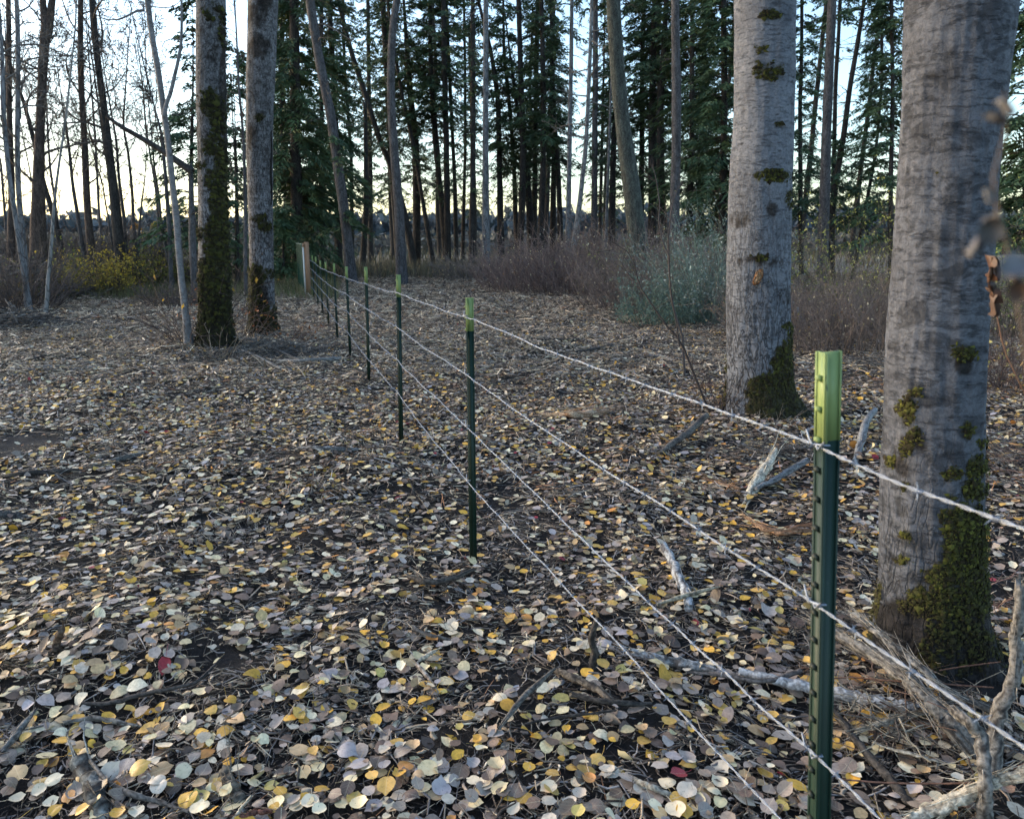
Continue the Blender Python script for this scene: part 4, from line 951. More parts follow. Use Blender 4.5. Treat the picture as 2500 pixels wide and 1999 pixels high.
tree('spruce_tree', 'd', [(825, 0, 18), (820, 500, 20), (815, 1000, 24)], 29, M_DARK, 'spruce partly hidden behind the left side of the thickest trunk', 356, 13.5, crown=[cr(1.6, 13, 1.8, 130, kk=54)], cat=CT, group=GC)
tree('spruce_tree', 'd', [(1470, 0, 40), (1465, 900, 50)], 21, M_DARK, 'dark layered spruce at the far right behind the thickest trunk', 357, 11, crown=[cr(1.2, 10.5, 2.0, 190, kk=70, shade=1.25)], cat=CT, group=GC)

# --- bare trees on the left (crop a)
RB = dict(col=(.085, .068, .06))
def br(z0, z1, n1, L1, **k): return dict(z0=z0, z1=z1, n1=n1, L1=L1, **k)
CTB = 'tree'
tree('cottonwood_tree', 'a', [(10, 300, 20), (20, 500, 24), (60, 850, 24), (92, 1100, 26), (118, 1290, 30)], 19.5, M_GREY, 'pale grey stem leaning left, outermost of the pale ones at the left border', 401, 9.5, 14, bare_=br(3.5, 9, 8, 1.6, col=(.13, .12, .11)), group=GB)
tree('cottonwood_tree', 'a', [(40, 0, 24), (44, 300, 26), (44, 600, 28), (48, 900, 34), (55, 1180, 44)], 27, M_RED, 'reddish-brown straight trunk nearly hidden among the pale stems at the left border', 402, 14, 12, bare_=br(4, 13, 9, 2.2), group=GB)
tree('cottonwood_tree', 'a', [(78, 0, 22), (88, 300, 24), (92, 600, 26), (100, 900, 28), (122, 1290, 34)], 20, M_GREY, 'pale grey upright stem beside the stack of broken branches', 403, 10, 14, bare_=br(3.5, 9.5, 10, 1.7, col=(.13, .12, .11)), group=GB)
tree('cottonwood_tree', 'a', [(215, 130, 52), (200, 400, 46), (190, 600, 48), (184, 850, 60), (180, 1020, 74), (178, 1190, 84)], 25, M_RED, 'thick reddish-brown trunk that forks near the top, widest of the left-hand trees', 404, 8.4, 18, bare_=br(3, 8, 8, 2.4), group=GB)
def fork():
    root = [o for o in COL.objects if o.get('label', '').startswith('thick reddish-brown trunk that forks')][0]
    bl = np.array(root.location)
    for (x0, x1, w) in ((212, 200, 30), (224, 244, 34)):
        A = [px('a', x0, 175), px('a', (x0 + x1) / 2, 90), px('a', x1, 0), px('a', x1 + (x1 - x0) * 1.2, -160)]
        P = np.array([at_depth(u, v, 25) for u, v in A]); t = np.linspace(0, 3, 10); P = np.stack([np.interp(t, range(4), P[:, k]) for k in range(3)], 1)
        V, Fq, _ = tubes(P[None], np.linspace(w / 1.915 / F * 25 / 2, .08, 10)[None], 12)
        link('limb', new_mesh('limb', V - bl, [Fq], M_RED, None, True), root)
fork()
tree('cottonwood_tree', 'a', [(60, 330, 16), (115, 480, 20), (150, 620, 23), (200, 850, 26), (245, 1000, 28), (275, 1120, 32)], 27, M_DARK, 'dark trunk leaning left that crosses behind the forked reddish one', 405, 10, 12, bare_=br(4.5, 9.5, 9, 2.0), group=GB)
tree('young_aspen', 'a', [(356, 150, 8), (335, 350, 10), (310, 580, 11), (284, 760, 13), (258, 950, 15), (225, 1320, 20)], 19, M_PALE, 'thin pale sapling slanting to the right beside the forked reddish trunk', 406, 9.2, 10, bare_=br(4.6, 9, 7, 1.1, n2=4, n3=3), group=GB)
tree('cottonwood_tree', 'a', [(372, 0, 27), (376, 250, 28), (382, 430, 30), (398, 650, 32), (410, 900, 34), (425, 1180, 40)], 26, M_RED, 'reddish-brown straight trunk, second stout one right of the forked trunk', 407, 13, 14, bare_=br(3, 12.5, 14, 2.0), group=GB)
tree('cottonwood_tree', 'a', [(428, 0, 30), (445, 150, 32), (480, 400, 35), (505, 600, 38), (525, 780, 42), (545, 950, 48), (560, 1170, 54)], 26, M_DARK, 'dark brown trunk leaning left, with a burl low on its stem', 408, 13, 16, bare_=br(3.5, 12.5, 12, 2.4), group=GB)
tree('young_cottonwood', 'a', [(300, 480, 7), (312, 560, 12), (330, 680, 14), (345, 850, 17), (365, 980, 19), (385, 1130, 22)], 27, M_MIDB, 'slender brown tree with a finely forked crown, left of the straight reddish trunk', 409, 8.5, 10, bare_=br(3.6, 8.4, 12, 3.0, up=1.5, n2=7, n3=5), group=GB)
tree('young_cottonwood', 'a', [(520, 520, 9), (545, 650, 13), (560, 850, 15), (580, 1000, 17), (590, 1160, 20)], 28, M_MIDB, 'slender tree directly right of the dark leaning trunk', 410, 9, 10, bare_=br(3.8, 8.8, 10, 2.6, up=1.3, n2=6, n3=5), group=GB)
tree('young_cottonwood', 'a', [(590, 450, 8), (575, 590, 11), (595, 700, 13), (610, 900, 15), (620, 1050, 17), (635, 1160, 20)], 29, M_MIDB, 'slender wavy tree with the tallest feathery crown against blue sky', 411, 10.5, 10, bare_=br(4.4, 10.3, 14, 3.2, up=1.6, n2=7, n3=5), group=GB)
tree('young_cottonwood', 'a', [(455, 780, 6), (480, 850, 8), (500, 980, 9), (520, 1120, 12)], 27, M_MIDB, 'thin crooked stem between the reddish trunk and the dark leaning trunk', 412, 6, 8, bare_=br(2.4, 5.8, 9, 1.8, up=1.2, n2=5, n3=4), group=GB)
tree('young_cottonwood', 'a', [(668, 860, 6), (655, 950, 9), (645, 1100, 12), (648, 1180, 13)], 28, M_MIDB, 'thin stem curving up before the orange tree on the horizon', 413, 7, 8, bare_=br(2.6, 6.8, 10, 2.2, up=1.4, n2=5, n3=4), group=GB)
tree('young_cottonwood', 'a', [(705, 600, 7), (715, 780, 10), (738, 930, 12), (750, 1050, 14), (775, 1160, 17)], 27, M_MIDB, 'thin forked tree just left of the leaning pale sapling', 414, 9, 9, bare_=br(3.4, 8.7, 11, 2.4, up=1.4, n2=6, n3=5), group=GB)
tree('cottonwood_tree', 'a', [(735, 540, 10), (760, 620, 14), (775, 800, 18), (790, 1000, 20), (795, 1140, 22)], 25, M_MIDB, 'brown trunk mostly hidden behind the leaning pale sapling', 415, 10, 10, bare_=br(4, 9.6, 10, 2.2, up=1.2), group=GB)
tree('young_cottonwood', 'a', [(1108, 150, 8), (1118, 400, 11), (1140, 640, 14), (1150, 1000, 17), (1150, 1200, 20)], 24, M_MIDB, 'slim bare tree in the gap between the two mossy trunks', 416, 11, 10, bare_=br(2.6, 10.5, 18, 1.6, n2=5, n3=4), group=GB)
tree('broken_tree', 'a', [(884, 800, 22), (888, 900, 26), (892, 1000, 30), (900, 1150, 36)], 23, M_MIDB, 'broken stub of a trunk with a fallen limb caught on top, beside the mossy pair', 417, jag=True, cat='dead tree', twigs=tw(2, 3.6, 6, .9))
tree('spruce_tree', 'a', [(905, 330, 8), (900, 700, 18), (905, 1150, 26)], 26, M_DARK, 'young spruce peeping out left of the left mossy trunk', 418, 9.5, 10, crown=[cr(1.2, 9.4, 1.7, 110, kk=44)], cat=CT, group='young spruces by the mossy pair')
tree('spruce_tree', 'a', [(1100, 560, 5), (1108, 800, 14), (1110, 1180, 24)], 27, M_DARK, 'young spruce seen between the two mossy trunks', 419, 8.0, 10, crown=[cr(.5, 7.9, 1.6, 110, kk=40)], cat=CT, group='young spruces by the mossy pair')
tree('spruce_tree', 'a', [(1322, 1010, 6), (1325, 1220, 12)], 30, M_DARK, 'low spreading spruce between the right mossy trunk and the wooden gate', 420, 3.0, 8, crown=[cr(.2, 2.9, 1.0, 60, kk=60)], cat=CT, group='young spruces by the mossy pair')
tree('bent_sapling', 'a', [(682, 0, 27), (700, 150, 28), (728, 300, 29), (745, 430, 30), (762, 550, 30), (785, 720, 30), (800, 860, 31), (820, 1000, 32), (832, 1150, 32), (850, 1330, 32), (870, 1480, 34), (888, 1640, 42)], 11.9, M_BARK_S, 'pale smooth sapling that leans left, in front of the left mossy trunk', 421, 6.3, 20, cat='tree', bare_=br(5.2, 6.2, 6, 1.4, n2=4, n3=2, col=(.15, .14, .13)))
def limb(rootlabel, crop, pts, D, mat_, r0, r1, n=14, name='limb', sides=8):
    root = [o for o in COL.objects if o.get('label', '').startswith(rootlabel)][0]; bl = np.array(root.location)
    P = np.array([at_depth(*px(crop, x, y), D) for x, y in pts]); t = np.linspace(0, len(pts) - 1, n)
    P = np.stack([np.interp(t, range(len(pts)), P[:, k]) for k in range(3)], 1)
    V, Fq, _ = tubes(P[None], np.linspace(r0, r1, n)[None], sides)
    link(name, new_mesh(name, V - bl, [Fq], mat_, None, True), root)
limb('pale smooth sapling that leans', 'a', [(768, 545), (776, 490), (800, 430), (815, 360), (835, 280), (848, 190), (850, 90), (848, 0), (846, -120)], 11.9, M_BARK_S, .035, .014)
limb('pale smooth sapling that leans', 'a', [(675, 50), (640, 52), (610, 68), (560, 92), (510, 95), (470, 85), (440, 60)], 11.9, M_BARK_S, .02, .004)
limb('pale smooth sapling that leans', 'a', [(700, 30), (760, 38), (800, 35), (835, 15), (850, -10)], 11.9, M_BARK_S, .008, .004)
limb('pale smooth sapling that leans', 'a', [(845, 190), (800, 182), (770, 195), (755, 225), (765, 260), (785, 285)], 11.9, M_BARK_S, .008, .004)
tag_l = 'broken stub of a trunk with'
limb(tag_l, 'a', [(500, 545), (560, 590), (650, 640), (750, 700), (830, 755), (900, 805)], 23, M_DARK, .045, .11)

def deep_bare():
    r = np.random.default_rng(89); protos = []
    for k, (u, D) in enumerate([(60, 36), (150, 38), (250, 37), (20, 40), (105, 43), (300, 41), (390, 43), (590, 38)]):
        p = at_depth(u, 640, D); z = float(g(p[0], D)); bl = np.array([p[0], D, z])
        if k < 3:
            A = [(z, p[0], .07), (z + 5, p[0] + .25 * (k - 1), .055), (z + 10, p[0] + .4, .03)]
            root = thing('bare_tree', bl, 'thin bare tree far behind the yellow shrub, one of many in a grey lacework', 'tree', 'thin bare trees beyond the left thicket')
            ax, rf = far_trunk(A, D, 12, 7, M_MIDB, root, bl, 970 + k)
            bare_crown(ax, rf, 2.5, 11.8, 13, 3.0, 980 + k, root, bl, up=1.3, n2=7, n3=6, D=D, thin=.9, col=(.10, .085, .08)); protos.append(root)
        else:
            src = protos[k % 3]; o = src.copy(); COL.objects.link(o); o.location = bl; o.rotation_euler = (0, 0, r.random() * 6.28); q = .8 + .35 * r.random(); o.scale = (q, q, q)
            for ch in src.children:
                c = ch.copy(); COL.objects.link(c); c.parent = o
deep_bare()
def deep_trees():
    """further rows of the wood: alike slim conifers that share two crowns"""
    r = np.random.default_rng(88); protos = []
    for (k, (u, D)) in enumerate([(905, 52), (1330, 53), (960, 57), (1075, 58), (1160, 60), (1290, 60), (1476, 60), (1600, 52), (1700, 54), (1745, 50), (1950, 50), (2075, 52), (745, 47), (705, 52)]):
        p = at_depth(u, 640, D)
        z = float(g(p[0], D)); bl = np.array([p[0], D, z])
        if k < 2:
            s_ = CROPS['s'][2]; A = [(z, p[0], .19), (z + 18, p[0] + .5, .10)]
            root = thing('conifer_tree', bl, 'slim dark conifer deep in the wood, behind the front rows of trunks', 'conifer', GD)
            ax, rf = far_trunk(A, D, 19, 8, M_DARK, root, bl, 900 + k)
            needle_crown(ax, rf, 3.6 + k, 18.5, 1.7, 120, 950 + k, root, bl, droop=.45, kk=42)
            protos.append(root)
        else:
            src = protos[k % 2]; o = src.copy(); COL.objects.link(o); o.location = bl; o.rotation_euler = (0, 0, r.random() * 6.28); q = .85 + .3 * r.random(); o.scale = (q, q, q)
            for ch in src.children:
                c = ch.copy(); COL.objects.link(c); c.parent = o
deep_trees()
# ------------------------------------------------------------------ undergrowth, grass and the far woods
def shrub_geo(r, cx_, cy_, rx, ry, h, n, twig, leafs=None, nleaf=0, lsz=.03, spread=.5, rad=.004, sub=5, side=3, topbias=.0, flat=False, seed_=0):
    G_ = Geo(); n = int(n * .78); rad = rad * 1.45
    a = r.random(n) * 6.283; q = np.sqrt(r.random(n)); x = cx_ + rx * q * np.cos(a); y = cy_ + ry * q * np.sin(a); z = g(x, y) - .02
    H = h * (.45 + .6 * r.random(n)) * (1 - .3 * q ** 2) * (.55 + .85 * noise(x * 1.3 + seed_, y * 1.3, 4))
    d = np.stack([np.cos(a) * q * spread + .25 * r.standard_normal(n), np.sin(a) * q * spread + .25 * r.standard_normal(n), np.ones(n)], -1); d /= np.linalg.norm(d, axis=1)[:, None]
    N = 5; P = [np.stack([x, y, z], -1)]; dd = d.copy()
    for k in range(N - 1):
        dd = dd + .16 * r.standard_normal((n, 3)) + np.stack([np.cos(a) * .06, np.sin(a) * .06, np.zeros(n)], -1); dd /= np.linalg.norm(dd, axis=1)[:, None]
        P.append(P[-1] + dd * (H / (N - 1))[:, None])
    P = np.stack(P, 1); st = np.linspace(0, 1, N)
    C = np.asarray(twig) * 1.5 * (.6 + .8 * r.random((n, 1)))
    V, Fq, Cc = tubes(P, rad * (.6 + .9 * r.random((n, 1))) * (1.1 - .75 * st[None]), side, C); G_.add(V, Fq, Cc)
    tips = [P[:, 2:].reshape(-1, 3)]
    if sub:
        m = n * sub; i0 = np.repeat(np.arange(n), sub); k0 = r.integers(2, N, m); b0 = P[i0, k0]; e = P[i0, k0] - P[i0, k0 - 1]; e /= np.linalg.norm(e, axis=1)[:, None]
        e = e + .7 * r.standard_normal((m, 3)); e /= np.linalg.norm(e, axis=1)[:, None]; l2 = H[i0] * (.12 + .3 * r.random(m)); s4 = np.linspace(0, 1, 3)
        P2 = b0[:, None] + e[:, None] * (l2[:, None] * s4[None])[..., None] + np.cumsum(r.standard_normal((m, 3, 3)) * .06, 1) * l2[:, None, None]
        V, Fq, Cc = tubes(P2, rad * .6 * np.ones((m, 1)) * (1.1 - .7 * s4[None]), 3, np.repeat(C, sub, 0)); G_.add(V, Fq, Cc); tips.append(P2[:, 1:].reshape(-1, 3))
    GL = None
    if nleaf:
        GL = Geo(); T = np.concatenate(tips)
        if topbias: w = np.clip((T[:, 2] - T[:, 2].min()) / (np.ptp(T[:, 2]) + 1e-6), 0.02, 1) ** topbias; w /= w.sum()
        else: w = None
        p = T[r.choice(len(T), nleaf, p=w)] + lsz * r.standard_normal((nleaf, 3))
        qd = np.array([[-.55, 0, 0], [0, -1, .15], [.55, 0, 0], [0, 1, .15]]) * lsz
        R = rot_mats(r.random(nleaf) * 6.28, r.standard_normal(nleaf) * .9, r.standard_normal(nleaf) * .9)
        Vv = np.einsum('nij,kj->nki', R, qd) * (.6 + .8 * r.random(nleaf))[:, None, None] + p[:, None]
        lc = 1.3 * np.array(leafs)[r.integers(0, len(leafs), nleaf)] * (.6 + .7 * r.random((nleaf, 1)))
        GL.add(Vv.reshape(-1, 3), np.arange(nleaf * 4).reshape(-1, 4), np.repeat(lc, 4, 0))
    return G_, GL
def shrub(name, u, D, w_px, h, n, twig, label, seed, leafs=None, nleaf=0, ry=.7, cat='shrub', kind=None, group=None, **k):
    """u, w_px in photograph pixels; D the distance of the shrub's middle"""
    p = at_depth(u, 700, D); rx = w_px / F * D / 2; z = float(g(p[0], D)); bl = np.array([p[0], D, z]); r = np.random.default_rng(seed)
    A, B = shrub_geo(r, p[0], D, rx, ry, h, n, twig, leafs, nleaf, **k)
    if kind == 'stuff':
        o = link(name, A.mesh(name, M_TWIG, bl), None, tuple(bl), 'stuff', label)
        if B: link('leaves', B.mesh('leaves', M_SHRUB, bl), o, kind='stuff')
        return o
    o = thing(name, bl, label, cat, group)
    link('stems', A.mesh('stems', M_TWIG, bl), o, kind='stuff')
    if B: link('leaves', B.mesh('leaves', M_SHRUB, bl), o, kind='stuff')
    return o
YG = [(.22, .19, .03), (.16, .17, .03), (.10, .12, .03), (.28, .20, .03)]
RBN = (.125, .090, .080)
GT = (.06, .05, .045)
# left side
shrub('yellow_shrub', 232, 24.3, 135, 1.55, 170, (.06, .045, .03), 'bushy shrub with golden yellow autumn leaves at the left edge of the clearing', 501, [(.34, .25, .03), (.27, .22, .03), (.20, .15, .03)], 3000, ry=.8, lsz=.035, topbias=.6)
shrub('green_shrub', 150, 25.2, 110, 1.35, 130, (.05, .045, .03), 'low yellow-green shrub behind and left of the golden yellow one', 502, [(.12, .15, .035), (.18, .19, .04)], 2200, ry=.8, lsz=.035, topbias=.5)
shrub('green_shrub', 60, 23.0, 110, 1.1, 110, (.055, .045, .03), 'dull green and orange shrub under the pale stems at the left border', 503, [(.10, .11, .03), (.22, .12, .03), (.07, .08, .03)], 1400, ry=.8, lsz=.035)
shrub('green_shrub', 330, 27.0, 130, 1.2, 130, (.05, .045, .04), 'greenish shrub with sparse yellow leaves right of the golden one', 504, [(.12, .14, .04), (.20, .17, .04)], 1500, ry=.9, lsz=.035)
shrub('green_shrub', 402, 28.0, 80, 1.9, 90, (.055, .05, .03), 'taller yellow-green shrub just left of the leaning pale sapling', 505, [(.2, .2, .04), (.14, .16, .04)], 1400, ry=.8, lsz=.035)
shrub('thicket', 120, 28.5, 420, 2.6, 700, (.055, .048, .046), 'tangled grey leafless brush beneath the bare trees', 506, kind='stuff', ry=1.6, rad=.010, spread=.8, sub=6)
shrub('thicket', 380, 30.0, 300, 2.3, 420, (.06, .05, .046), 'tangled bare brush behind the greenish shrubs', 507, [(.10, .09, .05)], 900, kind='stuff', ry=1.5, rad=.010, spread=.8, sub=5)
shrub('thicket', 30, 20.5, 190, 2.4, 260, (.05, .042, .04), 'dark bare thicket crowding the left border', 508, kind='stuff', ry=1.2, rad=.008, spread=.9, sub=5)
shrub('thicket', 440, 21.5, 170, 1.0, 260, (.065, .05, .045), 'low brown twigs between the clearing edge and the mossy pair', 509, [(.12, .09, .05)], 500, kind='stuff', ry=.8, rad=.006, spread=.6, sub=4)
shrub('bare_shrub', 452, 12.2, 95, 1.6, 46, (.055, .04, .035), 'wiry leafless shrub fanning out at the foot of the leaning pale sapling', 510, [(.38, .24, .04)], 14, ry=.35, rad=.005, spread=1.3, sub=4, lsz=.04)
shrub('bare_shrub', 520, 11.0, 80, 1.0, 26, (.12, .10, .08), 'pale thin stalks in front of the left mossy trunk', 511, ry=.15, rad=.0042, spread=.9, sub=2)
shrub('bare_shrub', 700, 13.4, 90, .75, 30, (.10, .06, .045), 'low reddish twigs beside the right mossy trunk', 512, [(.25, .10, .04)], 40, ry=.3, rad=.004, spread=1.2, sub=3)
shrub('bare_shrub', 590, 13.2, 60, .9, 26, (.07, .05, .04), 'fine twigs with rusty leaves between the two mossy trunks', 513, [(.22, .08, .03)], 90, ry=.3, rad=.004, spread=.9, sub=4)
# middle and right
shrub('thicket', 1440, 27.5, 520, 2.0, 1700, RBN, 'red-brown leafless thicket below the conifers right of centre', 521, [(.40, .34, .20), (.5, .45, .32), (.22, .12, .06)], 1700, kind='stuff', ry=3.4, rad=.0075, spread=.4, sub=4, lsz=.028, topbias=.6)
shrub('thicket', 1250, 33.5, 380, 1.5, 700, (.13, .11, .095), 'thin brown brush where the grass meets the red-brown thicket', 522, [(.4, .34, .2)], 500, kind='stuff', ry=1.5, rad=.008, spread=.4, sub=5, lsz=.03)
shrub('thicket', 1680, 20.5, 480, 2.0, 1500, (.12, .092, .080), 'brown twiggy thicket left of the big pale aspen', 523, [(.38, .32, .2), (.2, .17, .06)], 1500, kind='stuff', ry=3.0, rad=.0055, spread=.4, sub=4, lsz=.022, topbias=.6)
shrub('grey_green_shrub', 1728, 17.2, 130, 2.3, 330, (.10, .14, .115), 'rounded grey-green shrub left of the big pale aspen', 524, [(.17, .20, .175), (.24, .27, .24), (.12, .145, .125)], 3600, ry=.7, rad=.004, spread=.5, sub=5, lsz=.028)
shrub('grey_green_shrub', 1600, 17.0, 150, 1.0, 200, (.10, .135, .11), 'lower grey-green shrub spilling left of the rounded one', 525, [(.12, .18, .14), (.08, .12, .095)], 2400, ry=.7, rad=.004, spread=.6, sub=4, lsz=.025)
shrub('yellow_green_shrub', 1560, 23.5, 150, 1.75, 200, (.07, .06, .04), 'sparse yellow-green shrub at the foot of the lichened trunk', 526, [(.22, .22, .09), (.15, .17, .06)], 1600, ry=.8, rad=.005, sub=4, lsz=.026)
shrub('yellow_green_shrub', 2110, 16.5, 190, 2.3, 260, (.075, .06, .04), 'leafy yellow-green shrub between the two nearest aspens', 527, [(.24, .25, .06), (.16, .18, .05), (.30, .28, .08)], 3000, ry=.9, rad=.004, sub=4, lsz=.024, topbias=1.0)
shrub('thicket', 2060, 13.6, 480, 1.5, 1400, (.12, .092, .078), 'brown twiggy thicket behind the two nearest aspens', 528, [(.35, .3, .2), (.2, .16, .06), (.14, .08, .05)], 1500, kind='stuff', ry=2.2, rad=.0038, spread=.4, sub=4, lsz=.018, topbias=.4)
shrub('yellow_green_shrub', 2470, 14.5, 170, 2.4, 220, (.08, .065, .045), 'yellow-green shrub beyond the right side of the thickest trunk', 529, [(.26, .27, .07), (.18, .2, .06)], 2200, ry=.9, rad=.004, sub=4, lsz=.022, topbias=.6)
shrub('thicket', 2480, 9.0, 190, .95, 300, (.09, .06, .05), 'tangled brown stems at the right border beyond the thickest trunk', 530, [(.3, .2, .08), (.36, .3, .1)], 240, kind='stuff', ry=1.2, rad=.0032, spread=.8, sub=4, lsz=.028)
shrub('bare_shrub', 1770, 7.0, 90, .75, 34, (.05, .036, .034), 'fine dark twigs sprouting left of the big pale aspen\'s foot', 531, ry=.2, rad=.0028, spread=1.0, sub=5)
shrub('bare_shrub', 1900, 6.3, 120, .55, 22, (.13, .105, .085), 'pale straws standing before the mossy foot of the big pale aspen', 532, ry=.12, rad=.0022, spread=.9, sub=2)
shrub('bare_shrub', 2440, 3.4, 130, .5, 26, (.11, .065, .055), 'reddish wiry stems right of the thickest trunk\'s foot', 533, ry=.3, rad=.0018, spread=1.2, sub=3)

def grass():
    r = np.random.default_rng(77); G_ = Geo()
    def patch(n, xf, y0, y1, h, cols, w):
        y = y0 + (y1 - y0) * r.random(n); x = xf(y, r.random(n)); z = g(x, y) - .02
        hh = h * (.4 + .8 * r.random(n)); a = r.random(n) * 3.14; lean = r.standard_normal((n, 2)) * .25 * hh[:, None]
        s = np.stack([np.cos(a), np.sin(a), 0 * a], -1) * w; b_ = np.stack([x, y, z], -1); t = b_ + np.stack([lean[:, 0], lean[:, 1], hh], -1); m = b_ + (t - b_) * .55 + np.stack([-lean[:, 0], -lean[:, 1], 0 * a], -1) * .2
        V = np.stack([b_ - s, b_ + s, m + s * .7, m - s * .7, t], 1); i = (np.arange(n) * 5)[:, None]
        C = np.repeat(np.array(cols)[r.integers(0, len(cols), n)] * (.6 + .7 * r.random((n, 1))), 5, 0)
        G_.add(V.reshape(-1, 3), i + np.array([[0, 1, 2, 3]]), C); G_.F3.append(i + np.array([[3, 2, 4]]) + G_.n - n * 5)
    TAN = [(.20, .16, .10), (.14, .12, .08), (.11, .11, .06), (.26, .22, .14), (.09, .08, .065)]
    patch(15000, lambda y, q: -15 + 26 * q, 34, 44, .75, TAN, .014)
    patch(9000, lambda y, q: -y * .62 + y * .40 * q, 23.2, 31, .42, [(.10, .11, .04), (.15, .14, .06), (.2, .165, .09)], .010)
    patch(2600, lambda y, q: -y * .60 + y * .36 * q, 22.6, 24.4, .16, [(.26, .22, .14), (.2, .17, .1)], .010)
    patch(5000, lambda y, q: -40 + 70 * q, 44, 75, .8, TAN, .03)
    link('dry_grass', G_.mesh('dry_grass', M_GRASS), None, None, 'stuff', 'tall dry tan grass fringing the clearing under the trees')
grass()

def far_woods():
    r = np.random.default_rng(5)
    def mass(name, label, n, xs, y, h, cols, sz):
        G_ = Geo(); x = xs[0] + (xs[1] - xs[0]) * r.random(n); yy = y + 14 * r.random(n)
        sp = h * .16; cell = np.floor(x / sp); jit = hsh(cell, cell * 0 + 3, cell * 0); tri = 1 - np.abs((x / sp - cell) * 2 - 1) 
        top = h * (.45 + .25 * noise(x * .08, yy * .02, 3) + .35 * jit * tri)
        z = g(x, yy) + top * r.random(n) ** 1.15
        q = np.array([[-1, 0, -.2], [0, -.4, -1], [1, 0, -.1], [0, .4, 1.2]]) * sz
        R = rot_mats(r.random(n) * 6.28, r.standard_normal(n) * .6, r.standard_normal(n) * .6)
        V = np.einsum('nij,kj->nki', R, q) * (.5 + .9 * r.random(n))[:, None, None] + np.stack([x, yy, z], -1)[:, None]
        G_.add(V.reshape(-1, 3), np.arange(n * 4).reshape(-1, 4), np.repeat(np.array(cols)[r.integers(0, len(cols), n)] * (.7 + .6 * r.random((n, 1))), 4, 0))
        link(name, G_.mesh(name, M_SHRUB), None, None, 'stuff', label)
    mass('far_woods', 'distant woods tinted blue-grey for haze, low on the horizon beyond the field', 26000, (-170, 170), 135, 8.5, [(.085, .11, .13), (.07, .09, .10), (.12, .135, .145)], .62)  # bluish haze of distance is mixed into these tree colours
    mass('far_scrub', 'scrubby brush seen between the trunks beyond the wood', 12000, (-60, 60), 74, 2.8, [(.09, .095, .08), (.13, .12, .095), (.10, .095, .09)], .26)
    # the orange tree and the small firs far off on the left
    for (u, D, h, w, cols, lab, nm) in ((336, 100, 3.5, 1.5, [(.42, .20, .04), (.34, .15, .03)], 'small orange-leaved tree glowing on the horizon left of the mossy pair', 'orange_tree'),
                                   (384, 104, 3.9, 1.3, [(.30, .24, .06), (.2, .18, .06)], 'yellowish tree on the horizon just right of the orange one', 'yellow_tree')):
        p = at_depth(u, 600, D); z = float(g(p[0], D)); bl = np.array([p[0], D, z]); n = 1500
        root = thing(nm, bl, lab, 'tree'); G_ = Geo()
        a = r.standard_normal((n, 3)); a /= np.linalg.norm(a, axis=1)[:, None]; a *= (r.random(n) ** .4)[:, None]
        P = bl + a * np.array([w * .5, w * .5, h * .36]) + [0, 0, h * .6]
        q = np.array([[-1, 0, 0], [0, -1, .2], [1, 0, 0], [0, 1, .2]]) * .2
        R = rot_mats(r.random(n) * 6.28, r.standard_normal(n), r.standard_normal(n)); V = np.einsum('nij,kj->nki', R, q * .6) + P[:, None]
        G_.add(V.reshape(-1, 3), np.arange(n * 4).reshape(-1, 4), np.repeat(np.array(cols)[r.integers(0, 2, n)] * (.6 + .7 * r.random((n, 1))), 4, 0))
        link('crown', G_.mesh('crown', M_SHRUB, bl), root)
        V, Fq, _ = tubes(np.array([[[0, 0, -.1], [.1, 0, h * .3], [0, 0, h * .8]]]), np.array([[.1, .07, .03]]), 8)
        link('trunk', new_mesh('trunk', V, [Fq], M_DARK, None, True), root)
far_woods()
# ------------------------------------------------------------------ fence posts and barbed wire
FD = np.array([-.291, .957, 0]); FD /= np.linalg.norm(FD)         # the fence runs away to the left
FN = np.array([-FD[1], FD[0], 0])                                 # the side the wires are on
FANG = math.atan2(FN[1], FN[0])
# top (u, v), foot (u, v), depth, cap length, wires (v) in photograph pixels
def f_(y): return 550 + y / 2.652
POSTS = [
 ((2008, 860), (1975, 2560), 1.30, .155, [1084, 1467, 1832, None]),
 ((1139, 727), (1149, 1372), 3.75, .16, [771, 913, 1038, 1171]),
 ((968, 671), (975, 1076), 6.22, .175, [f_(432), f_(650), f_(870), f_(1080)]),
 ((890, 652), (898, 936), 9.03, .185, [f_(375), f_(530), f_(680), f_(850)]),
 ((843, 651), (853, 874), 11.6, .185, [f_(338), f_(440), f_(552), f_(690)]),
 ((813, 643), (822, 831), 14.0, .17, None),
 ((793, 640), (801, 799), 16.6, .17, None),
 ((780, 636), (787, 778), 18.8, .17, None),
 ((769, 627), (776, 752), 21.0, .18, None),
 ((761, 624), (766, 735), 23.3, .18, None)]
FP_LABEL = ['nearest fence post, broad in view, lime tip and dark shaft running out of the picture', 'second nearest fence post, standing clear in the middle of the leaves',
 'third fence post from the viewer, lime tip just below the clearing edge', 'fourth fence post from the viewer, right of the log lying by the mossy pair', 'fifth fence post from the viewer, slim and dark with a lime tip',
 'sixth fence post from the viewer', 'seventh fence post from the viewer', 'third post from the wooden gate post', 'second post from the wooden gate post', 'fence post closest to the wooden gate post']
SH = {}
